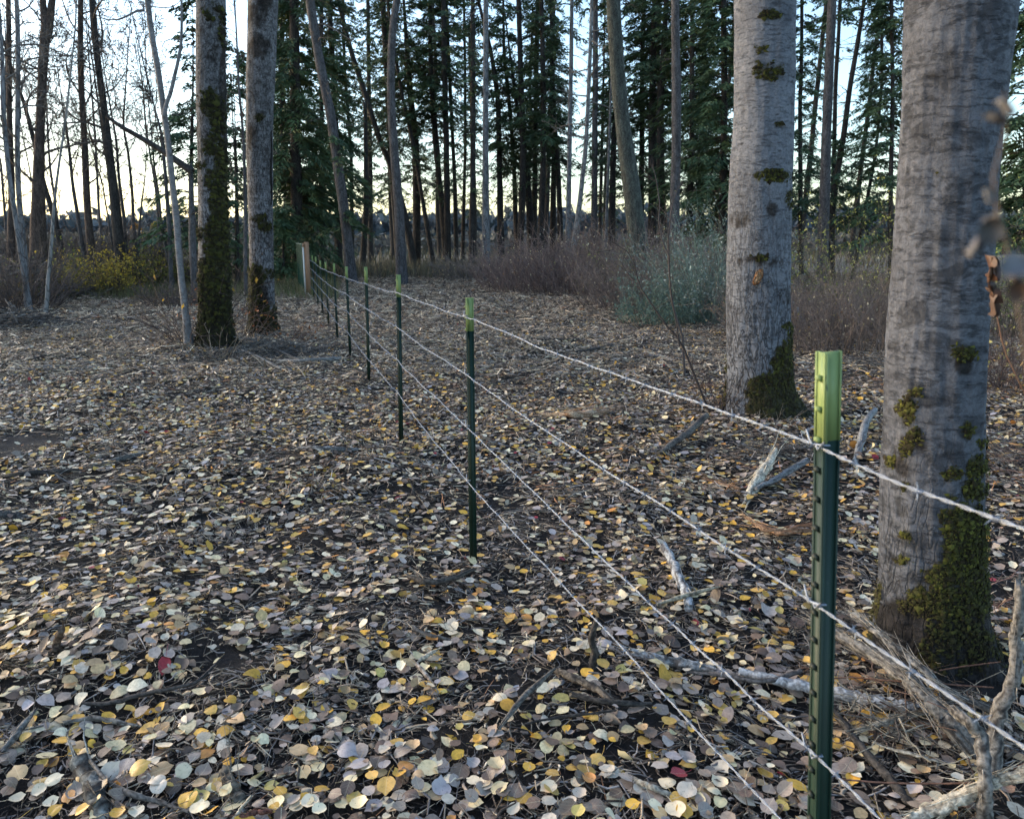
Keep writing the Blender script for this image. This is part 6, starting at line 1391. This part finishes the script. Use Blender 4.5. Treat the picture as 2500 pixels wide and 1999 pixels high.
for sd, crop, pts, lb, cl in (
    (631, 'g', [(430, 670, 12, .03), (530, 655, 18, .04), (640, 630, 14, .05)], 'dark stick lying in the clearing beyond the top wire', DARKW),
    (632, 'g', [(245, 605, 14, .03), (340, 604, 18, .03), (460, 602, 14, .03)], 'straight dark stick in the chips beyond the second post', DARKW),
    (633, 'n', [(1000, 1000, 16, .05), (1150, 1000, 26, .07), (1300, 998, 26, .07), (1400, 985, 18, .07)], 'pale log lying along the foot of the brown thicket', [(.28, .25, .22), (.14, .12, .1), (.38, .35, .31)]),
    (634, 'n', [(960, 880, 14, .30), (1020, 925, 16, .18), (1085, 965, 18, .05)], 'whitish stick slanting down to the pale log', [(.36, .35, .35), (.2, .19, .19), (.45, .44, .44)]),
    (635, 'n', [(1380, 930, 12, .35), (1460, 970, 16, .22), (1510, 1000, 16, .14), (1570, 1090, 14, .03)], 'bent whitish stick at the edge of the brown thicket', [(.36, .35, .34), (.2, .19, .19), (.45, .44, .42)]),
    (636, 'n', [(800, 880, 14, .15), (950, 865, 16, .22), (1170, 850, 12, .28)], 'thin grey pole lying on the brush heap', [(.2, .19, .18), (.12, .11, .1), (.28, .26, .25)]),
    (637, 'n', [(1600, 1075, 12, .03), (1650, 1040, 14, .12), (1690, 1010, 12, .2)], 'pale stick leaning in the twigs left of the big pale aspen', [(.34, .31, .28), (.2, .18, .16), (.4, .37, .33)]),
    (638, 'n', [(1670, 1070, 14, .2), (1700, 1110, 22, .1), (1725, 1150, 14, .02)], 'splayed pale splinter left of the big pale aspen', PALEW),
    (639, 'd', [(348, 1405, 12, .35), (380, 1450, 14, .2), (410, 1520, 20, .05)], 'whitish broken stick right behind the big pale aspen', [(.4, .4, .4), (.22, .22, .22), (.5, .5, .5)]),
    (640, 'd', [(575, 1240, 4, .75), (600, 1380, 6, .5), (650, 1500, 8, .3), (770, 1610, 12, .06)], 'long pale thin stick bending down between the two nearest aspens', [(.24, .21, .19), (.15, .13, .12), (.3, .27, .25)]),
    (641, 'p', [(820, 1310, 30, .06), (950, 1365, 34, .06), (1080, 1430, 34, .05), (1230, 1510, 24, .04)], 'grey stick slanting down from the foot of the left mossy trunk', [(.2, .185, .17), (.1, .09, .085), (.28, .26, .24)]),
    (642, 'p', [(1200, 1425, 26, .05), (1420, 1425, 38, .06), (1600, 1418, 40, .06), (1760, 1408, 40, .06), (1860, 1395, 30, .06)], 'pale pole on the ground reaching to the fourth fence post', [(.24, .22, .20), (.14, .125, .115), (.33, .31, .29)]),
    (643, 'p', [(900, 1190, 16, .15), (1100, 1270, 20, .14), (1280, 1350, 20, .10), (1420, 1410, 14, .06)], 'slim branch lying across from the right mossy trunk', [(.15, .13, .12), (.08, .07, .065), (.22, .2, .18)]),
    (644, 'f', [(340, 1440, 16, .03), (460, 1440, 34, .04), (600, 1450, 36, .04), (720, 1452, 22, .03)], 'stubby mottled log left of the third fence post', [(.15, .14, .135), (.07, .065, .06), (.32, .32, .33)]),
    (645, 'o', [(0, 835, 24, .04), (120, 815, 36, .05), (260, 800, 36, .05), (400, 795, 30, .04), (520, 790, 14, .03)], 'long dark stick below the black soil patch at the left border', [(.07, .055, .048), (.035, .03, .028), (.11, .09, .075)]),
    (646, 'o', [(0, 1075, 60, .02), (110, 1090, 56, .02), (220, 1120, 34, .01)], 'dark rotten limb entering from the left border', [(.07, .065, .06), (.035, .03, .03), (.12, .11, .1)]),
    (647, 'o', [(600, 760, 20, .03), (720, 730, 40, .03), (830, 705, 40, .04), (930, 680, 22, .04)], 'greyish frayed stick among the leaves left of centre', [(.16, .14, .12), (.08, .07, .06), (.24, .22, .19)]),
    (648, 'k', [(400, 375, 50, .12), (375, 440, 50, .06), (350, 540, 66, .0)], 'little brown rotten stub sticking up in the leaves at lower left', [(.12, .075, .05), (.05, .035, .028), (.2, .14, .10)]),
    (649, 'k', [(530, 1235, 110, .03), (580, 1340, 120, .03), (620, 1440, 130, .03), (650, 1540, 130, .02), (690, 1640, 110, .0)], 'mottled dark and white rotten log at the bottom left', [(.06, .052, .045), (.03, .026, .024), (.36, .35, .31)]),
    (650, 'k', [(600, 1240, 24, .05), (700, 1370, 30, .04), (860, 1450, 34, .04), (1040, 1500, 34, .03), (1230, 1560, 24, .03)], 'curved grey-brown branch running right from the mottled log', [(.14, .12, .105), (.07, .06, .052), (.22, .195, .17)]),
    (651, 'k', [(1470, 1310, 90, .02), (1510, 1400, 100, .02), (1560, 1500, 100, .01)], 'short brown chunk of bark at the bottom edge', [(.13, .10, .075), (.06, .05, .04), (.24, .20, .15)]),
    (652, 'k', [(1540, 1614, 30, .03), (1590, 1540, 26, .05), (1640, 1480, 20, .07)], 'bleached stick end at the bottom edge', PALEW),
    (653, 'k', [(1590, 1600, 40, .03), (1680, 1570, 40, .03), (1780, 1560, 30, .03)], 'reddish rotten stick at the bottom edge', [(.16, .06, .045), (.08, .035, .028), (.2, .09, .06)]),
    (654, 'k', [(430, 980, 24, .03), (620, 945, 34, .04), (780, 975, 36, .04), (930, 1005, 14, .03)], 'frayed grey stick among yellow leaves at lower left', [(.17, .15, .13), (.07, .06, .05), (.27, .25, .22)]),
    (655, 'k', [(560, 860, 30, .03), (760, 850, 32, .04), (900, 800, 34, .05), (1100, 760, 30, .05), (1300, 720, 24, .04), (1440, 570, 14, .05)], 'long dark rotten branch curving through the leaves at lower left', [(.06, .05, .045), (.03, .026, .024), (.10, .085, .075)]),
    (656, 'k', [(20, 1160, 30, .03), (90, 1080, 44, .04), (150, 1000, 40, .04), (230, 900, 20, .04)], 'frayed grey strip of bark near the lower left corner', [(.18, .165, .15), (.08, .07, .065), (.27, .25, .23)]),
    (657, 'm', [(840, 370, 24, .04), (940, 405, 30, .04), (1070, 435, 16, .03)], 'brown stick left of the lowest wire', [(.13, .11, .095), (.06, .05, .045), (.19, .165, .14)]),
    (658, 'm', [(1370, 1060, 14, .04), (1440, 960, 34, .05), (1530, 840, 40, .06), (1640, 740, 40, .06), (1760, 630, 18, .05)], 'knobbly brown branch slanting up to the lowest wire', [(.13, .115, .10), (.055, .048, .043), (.2, .18, .155)]),
    (659, 'm', [(1580, 985, 14, .04), (1780, 945, 18, .04), (2000, 920, 18, .04), (2150, 900, 14, .04)], 'thin dark twig under the lowest wire', DARKW),
    (660, 'm', [(850, 590, 10, .03), (900, 550, 32, .04), (950, 520, 30, .05), (1000, 495, 8, .06)], 'white splinter pointing up to the right', PALEW),
    (661, 'm', [(860, 600, 24, .04), (920, 670, 28, .03), (960, 720, 14, .02)], 'pinkish pale splinter below the white one', [(.42, .33, .26), (.25, .19, .15), (.5, .42, .34)]),
    (662, 'm', [(800, 20, 30, .04), (900, 50, 44, .05), (990, 60, 44, .05), (1100, 30, 40, .05), (1240, -30, 24, .05)], 'dark half rotten branch below the second post', [(.08, .065, .055), (.04, .034, .03), (.13, .11, .09)]),
    (663, 'm', [(1780, 640, 40, .03), (1900, 690, 60, .04), (2050, 760, 56, .04), (2150, 850, 40, .03)], 'split brown slab lying between the two lowest wires', [(.14, .11, .085), (.05, .04, .035), (.26, .2, .14)]),
    (664, 'm', [(2010, 620, 60, .0), (2030, 520, 56, .06), (2000, 430, 40, .12), (2040, 300, 26, .20)], 'ragged dark stump sprouting beside the lowest wire', DARKW),
    (665, 'j', [(330, 1520, 30, .03), (420, 1560, 34, .04), (490, 1590, 30, .03)], 'light splinter beside a yellow leaf near the bottom edge', [(.34, .3, .24), (.2, .17, .14), (.46, .42, .35)]),
    (666, 'j', [(0, 1070, 30, .04), (120, 1100, 34, .04), (260, 1115, 34, .04), (400, 1115, 16, .03)], 'brown-black stick between the two lowest wires', DARKW),
    (667, 'e', [(240, 1060, 26, .1), (300, 990, 34, .4), (340, 930, 34, .6), (360, 890, 20, .75)], 'pale mottled limb propped on the stack of broken branches', [(.26, .25, .24), (.1, .09, .09), (.38, .37, .36)]),
    (668, 'e', [(380, 985, 18, .3), (430, 1020, 24, .15), (500, 1060, 20, .02)], 'grey branch sliding off the stack of broken branches', [(.16, .145, .135), (.09, .08, .075), (.22, .2, .19)]),
    (669, 'e', [(500, 1010, 12, .1), (545, 990, 16, .2), (590, 965, 12, .32)], 'short pale branch end in the grass left of the golden shrub', [(.26, .23, .2), (.14, .12, .11), (.33, .3, .27)]),
    (670, 'e', [(50, 520, 14, 1.2), (80, 640, 24, .9), (140, 780, 30, .5), (190, 880, 34, .2), (200, 960, 34, 0)], 'dark bowed dead stem at the left border', DARKW),
    (671, 'e', [(380, 980, 40, .2), (420, 930, 36, .4), (470, 900, 30, .55), (510, 865, 20, .7)], 'dark limb rising from the stack of broken branches', DARKW),
    (672, 'e', [(300, 1640, 18, .03), (400, 1610, 26, .04), (520, 1590, 22, .04)], 'dark stick on the path left of the mossy pair', DARKW)):
    wood_piece({'l': 'stick'}.get('l') if 'stick' in lb else ('splinter' if 'splinter' in lb else 'branch'), crop, pts, lb, 'stick' if 'stick' in lb else 'branch', cl, sd, 8, 20, .18, .015, 8)

# heaps of broken brush
def brush(u0, v0, w, n, hgt, label, seed, cols=((.10, .088, .08), (.16, .145, .13), (.05, .044, .04)), L0=.5, rad=.006, ry=.5, kind='stuff'):
    r = np.random.default_rng(seed); p = on_ground(u0, v0); rx = w / F * p[1] / 2
    x = p[0] + rx * r.standard_normal(n) * .5; y = p[1] + ry * r.standard_normal(n) * .5
    e = np.exp(-((x - p[0]) / rx) ** 2 * 1.5 - ((y - p[1]) / ry) ** 2 * 1.5)
    z = g(x, y) + .01 + hgt * e * r.random(n)
    az = r.random(n) * 6.283; pit = r.standard_normal(n) * .28; L_ = L0 * (.3 + 1.2 * r.random(n) ** 2)
    d = np.stack([np.cos(az) * np.cos(pit), np.sin(az) * np.cos(pit), np.sin(pit)], -1); s = np.linspace(-.5, .5, 6)
    P = np.stack([x, y, z], -1)[:, None] + d[:, None] * (L_[:, None] * s[None])[..., None] + np.cumsum(r.standard_normal((n, 6, 3)) * .035, 1) * L_[:, None, None]
    P[..., 2] = np.maximum(P[..., 2], g(P[..., 0], P[..., 1]) + .004)
    V, Fq, C = tubes(P, rad * (.4 + 1.2 * r.random((n, 1)) ** 2) * np.linspace(1.1, .5, 6)[None], 4, np.array(cols)[r.integers(0, len(cols), n)] * (.6 + .8 * r.random((n, 1))), caps=False)
    G_ = Geo(); G_.add(V, Fq, C); bl = np.array([p[0], p[1], float(g(p[0], p[1]))])
    link('brush_heap', G_.mesh('brush_heap', M_TWIG, bl), None, tuple(bl), kind, label)
brush(60, 728, 330, 900, 1.1, 'heap of broken branches and roots at the left border', 701, L0=1.1, rad=.016, ry=1.3)
brush(30, 800, 230, 500, .4, 'low tangle of roots and twigs in front of the left heap', 702, L0=.7, rad=.010, ry=1.0)
brush(680, 868, 200, 260, .22, 'tangle of fine branches between the right mossy trunk and the fourth post', 703, L0=.7, rad=.006, ry=.6)
brush(1480, 690, 330, 300, .35, 'low heap of broken brush along the foot of the thicket', 704, L0=.8, rad=.008, ry=.9)
brush(1720, 760, 190, 200, .3, 'heap of twigs left of the big pale aspen', 705, L0=.6, rad=.006, ry=.7)
brush(1880, 1110, 330, 260, .10, 'loose twigs below the big pale aspen', 706, L0=.32, rad=.0035, ry=.4)
brush(2110, 900, 230, 240, .18, 'scattered twigs between the two nearest aspens', 707, L0=.45, rad=.0045, ry=.7, cols=((.16, .14, .12), (.26, .23, .19), (.06, .05, .045)))
brush(2190, 1760, 420, 420, .10, 'tangle of brown twigs around the foot of the thickest trunk', 708, L0=.24, rad=.0022, ry=.32, cols=((.11, .07, .055), (.15, .13, .11), (.05, .042, .038), (.3, .26, .2)))
brush(2020, 1560, 300, 200, .06, 'brown twigs behind the nearest post', 709, L0=.2, rad=.002, ry=.25)
brush(2450, 1150, 200, 200, .2, 'wiry twigs beyond the right side of the thickest trunk', 710, L0=.35, rad=.003, ry=.6, cols=((.16, .10, .085), (.2, .18, .15), (.06, .05, .045)))
brush(540, 880, 170, 120, .12, 'twigs heaped before the left mossy trunk', 711, L0=.45, rad=.005, ry=.4)

# thin dark saplings in front of the big pale aspen
def thin_sapling(name, paths, label, seed, D, col=(.045, .036, .034), sub=26):
    r = np.random.default_rng(seed); S = []
    for (crop, pts, r0, r1, dd) in paths:
        P = np.array([at_depth(*px(crop, x, y), D + dd * k / max(1, len(pts) - 1)) for k, (x, y) in enumerate(pts)]); t = np.linspace(0, len(pts) - 1, 14)
        P = np.stack([np.interp(t, range(len(pts)), P[:, k]) for k in range(3)], 1); S.append((P, np.linspace(r0, r1, 14)))
    bl = S[0][0][0].copy(); bl[2] = float(g(bl[0], bl[1])); S[0][0][0][2] = bl[2] - .03
    o = thing(name, bl, label, 'sapling')
    for k, (P, R_) in enumerate(S):
        V, Fq, C = tubes(P[None], R_[None], 7, np.array(col)); G_ = Geo(); G_.add(V, Fq, C)
        link('stem' if k == 0 else 'limb', G_.mesh('stem', M_TWIG, bl, True), o)
    G_ = Geo(); m = sub; A = []
    for _ in range(m):
        P, _r = S[r.integers(0, len(S))]; k = r.integers(3, 13); d = P[k] - P[k - 1]; d /= np.linalg.norm(d); d = d + r.standard_normal(3) * .6; d /= np.linalg.norm(d)
        A.append(P[k] + np.linspace(0, 1, 6)[:, None] * d * (.1 + .3 * r.random()) + np.cumsum(r.standard_normal((6, 3)) * .008, 0))
    V, Fq, C = tubes(np.array(A), np.linspace(.0028, .001, 6)[None].repeat(m, 0), 3, np.array(col) * 1.2); G_.add(V, Fq, C)
    link('twigs', G_.mesh('twigs', M_TWIG, bl), o, kind='stuff')
thin_sapling('bare_sapling', [('g', [(1190, 1090), (1140, 960), (1090, 850), (1030, 690), (990, 600), (930, 540), (880, 470), (820, 380), (770, 310), (760, 220), (730, 150), (640, 90)], .013, .004, .3),
                              ('g', [(990, 640), (970, 500), (945, 370), (935, 240), (935, 120), (925, 0), (915, -120)], .008, .003, .2),
                              ('g', [(770, 320), (700, 230), (650, 130), (600, 80)], .004, .002, .3)],
             'thin dark bare sapling leaning left, rooted just left of the big pale aspen', 801, 7.0)
thin_sapling('bare_sapling', [('n', [(1620, 1386), (1570, 1240), (1520, 1080), (1500, 960), (1490, 800), (1480, 600), (1500, 400), (1530, 230), (1590, 140)], .016, .006, .2),
                              ('n', [(1490, 700), (1430, 560), (1410, 420), (1420, 300), (1390, 100), (1360, 0)], .010, .004, .3)],
             'pale-tipped slim sapling forking in front of the purplish trunk', 802, 9.5, (.07, .058, .055))

# withered leaves hanging close to the viewer at the right
def hanging():
    r = np.random.default_rng(31)
    def crumple(n, L_, Wd, cup):
        t = np.linspace(0, 1, 7); V = []
        for a in t:
            w = Wd * math.sin(math.pi * min(1, a * .92 + .06)) ** .8
            for s_ in (-1, -.5, 0, .5, 1):
                V.append((s_ * w, a * L_, cup * L_ * (abs(s_) ** 1.5) * .5 + .12 * L_ * r.standard_normal() * .5 - .35 * L_ * a * a * cup))
        Fq = [(i * 5 + j, i * 5 + j + 1, (i + 1) * 5 + j + 1, (i + 1) * 5 + j) for i in range(6) for j in range(4)]
        return np.array(V), np.array(Fq)
    D0 = .50
    def P_(x, y, D=D0): return at_depth(x, y, D)
    # twig rising along the right edge
    stem = np.array([P_(2530, 1060, .36), P_(2500, 820, .36), P_(2470, 650, .36), P_(2438, 520, .36), P_(2425, 430, .36), P_(2460, 300, .36), P_(2452, 225, .36)])
    t = np.linspace(0, 6, 22); stem = np.stack([np.interp(t, range(7), stem[:, k]) for k in range(3)], 1)
    low = np.array([P_(2620, 2300, .36), P_(2580, 1600, .36)]); stem = np.concatenate([low, stem])
    bl = stem[0].copy(); bl[2] = float(g(bl[0], bl[1])); stem = np.concatenate([[bl - [0, 0, .02]], stem])
    root = thing('withered_twig', bl, 'slim twig with crumpled grey-brown withered leaves, out of focus at the right border', 'twig')
    V, Fq, C = tubes(stem[None], np.linspace(.0012, .0004, len(stem))[None], 6, (.12, .09, .07)); G_ = Geo(); G_.add(V, Fq, C)
    link('stem', G_.mesh('stem', M_TWIG, bl, True), root)
    for (u, v, D, L_, W_, rot, c) in ((2455, 262, .36, .0105, .0060, (1.2, .4, .3), (.17, .165, .17)), (2432, 288, .36, .0100, .0050, (.6, -.5, 1.6), (.15, .145, .15)), (2412, 478, .36, .0075, .0035, (1.4, .2, .2), (.19, .185, .18)),
                                      (2412, 565, .36, .0140, .0070, (1.9, .5, -.6), (.125, .112, .108)), (2378, 602, .36, .0105, .0050, (2.3, -.3, .9), (.15, .135, .13)), (2432, 540, .36, .0110, .0055, (1.0, .8, 2.4), (.14, .125, .12)),
                                      (2492, 655, .33, .0170, .0075, (.4, .9, -1.9), (.20, .21, .24)), (2492, 705, .33, .0120, .0060, (2.2, .2, -1.2), (.10, .068, .058))):
        V, Fq = crumple(5, L_, W_, .8); R = rot_mats(np.array([rot[2]]), np.array([rot[0]]), np.array([rot[1]]))[0]
        V = (V - V.mean(0)) * .85 @ R.T + P_(u, v, D) - bl
        link('leaf', new_mesh('leaf', V, [Fq], M_LITTER, np.array(c) * .7 * (.9 + .2 * r.random((len(V), 1))), True), root)
    # the rusty curled strip just behind
    st = np.array([P_(2640, 1750, 1.6), P_(2600, 1350, 1.5), P_(2530, 1020, 1.46), P_(2450, 850, 1.45), P_(2420, 700, 1.45), P_(2421, 628, 1.45)])
    t = np.linspace(0, 5, 20); st = np.stack([np.interp(t, range(6), st[:, k]) for k in range(3)], 1)
    bl2 = st[0].copy(); bl2[2] = float(g(bl2[0], bl2[1])); st[0] = bl2
    rt = thing('withered_stalk', bl2, 'thin stalk with rusty orange curled dead leaves against the right edge of the thickest trunk', 'dead plant')
    V, Fq, C = tubes(st[None], np.linspace(.002, .001, 20)[None], 6, (.16, .09, .06)); G_ = Geo(); G_.add(V, Fq, C); link('stem', G_.mesh('stem', M_TWIG, bl2, True), rt)
    for (u, v, L_, W_, rot, c) in ((2424, 655, .060, .012, (1.7, .3, .2), (.24, .10, .055)), (2418, 675, .05, .010, (1.5, -.6, 3.0), (.32, .15, .08)), (2430, 720, .045, .008, (1.4, .4, .9), (.18, .08, .05)), (2426, 745, .055, .010, (1.75, .2, .1), (.30, .18, .13)), (2420, 700, .03, .010, (1.2, .9, 1.4), (.13, .06, .04))):
        V, Fq = crumple(5, L_, W_, .9); R = rot_mats(np.array([rot[2]]), np.array([rot[0]]), np.array([rot[1]]))[0]
        V = (V - V.mean(0)) * .72 @ R.T + P_(u, v, 1.45) - bl2
        link('leaf', new_mesh('leaf', V, [Fq], M_LITTER, np.array(c) * .3 * (.6 + .7 * r.random((len(V), 1))), True), rt)
hanging()
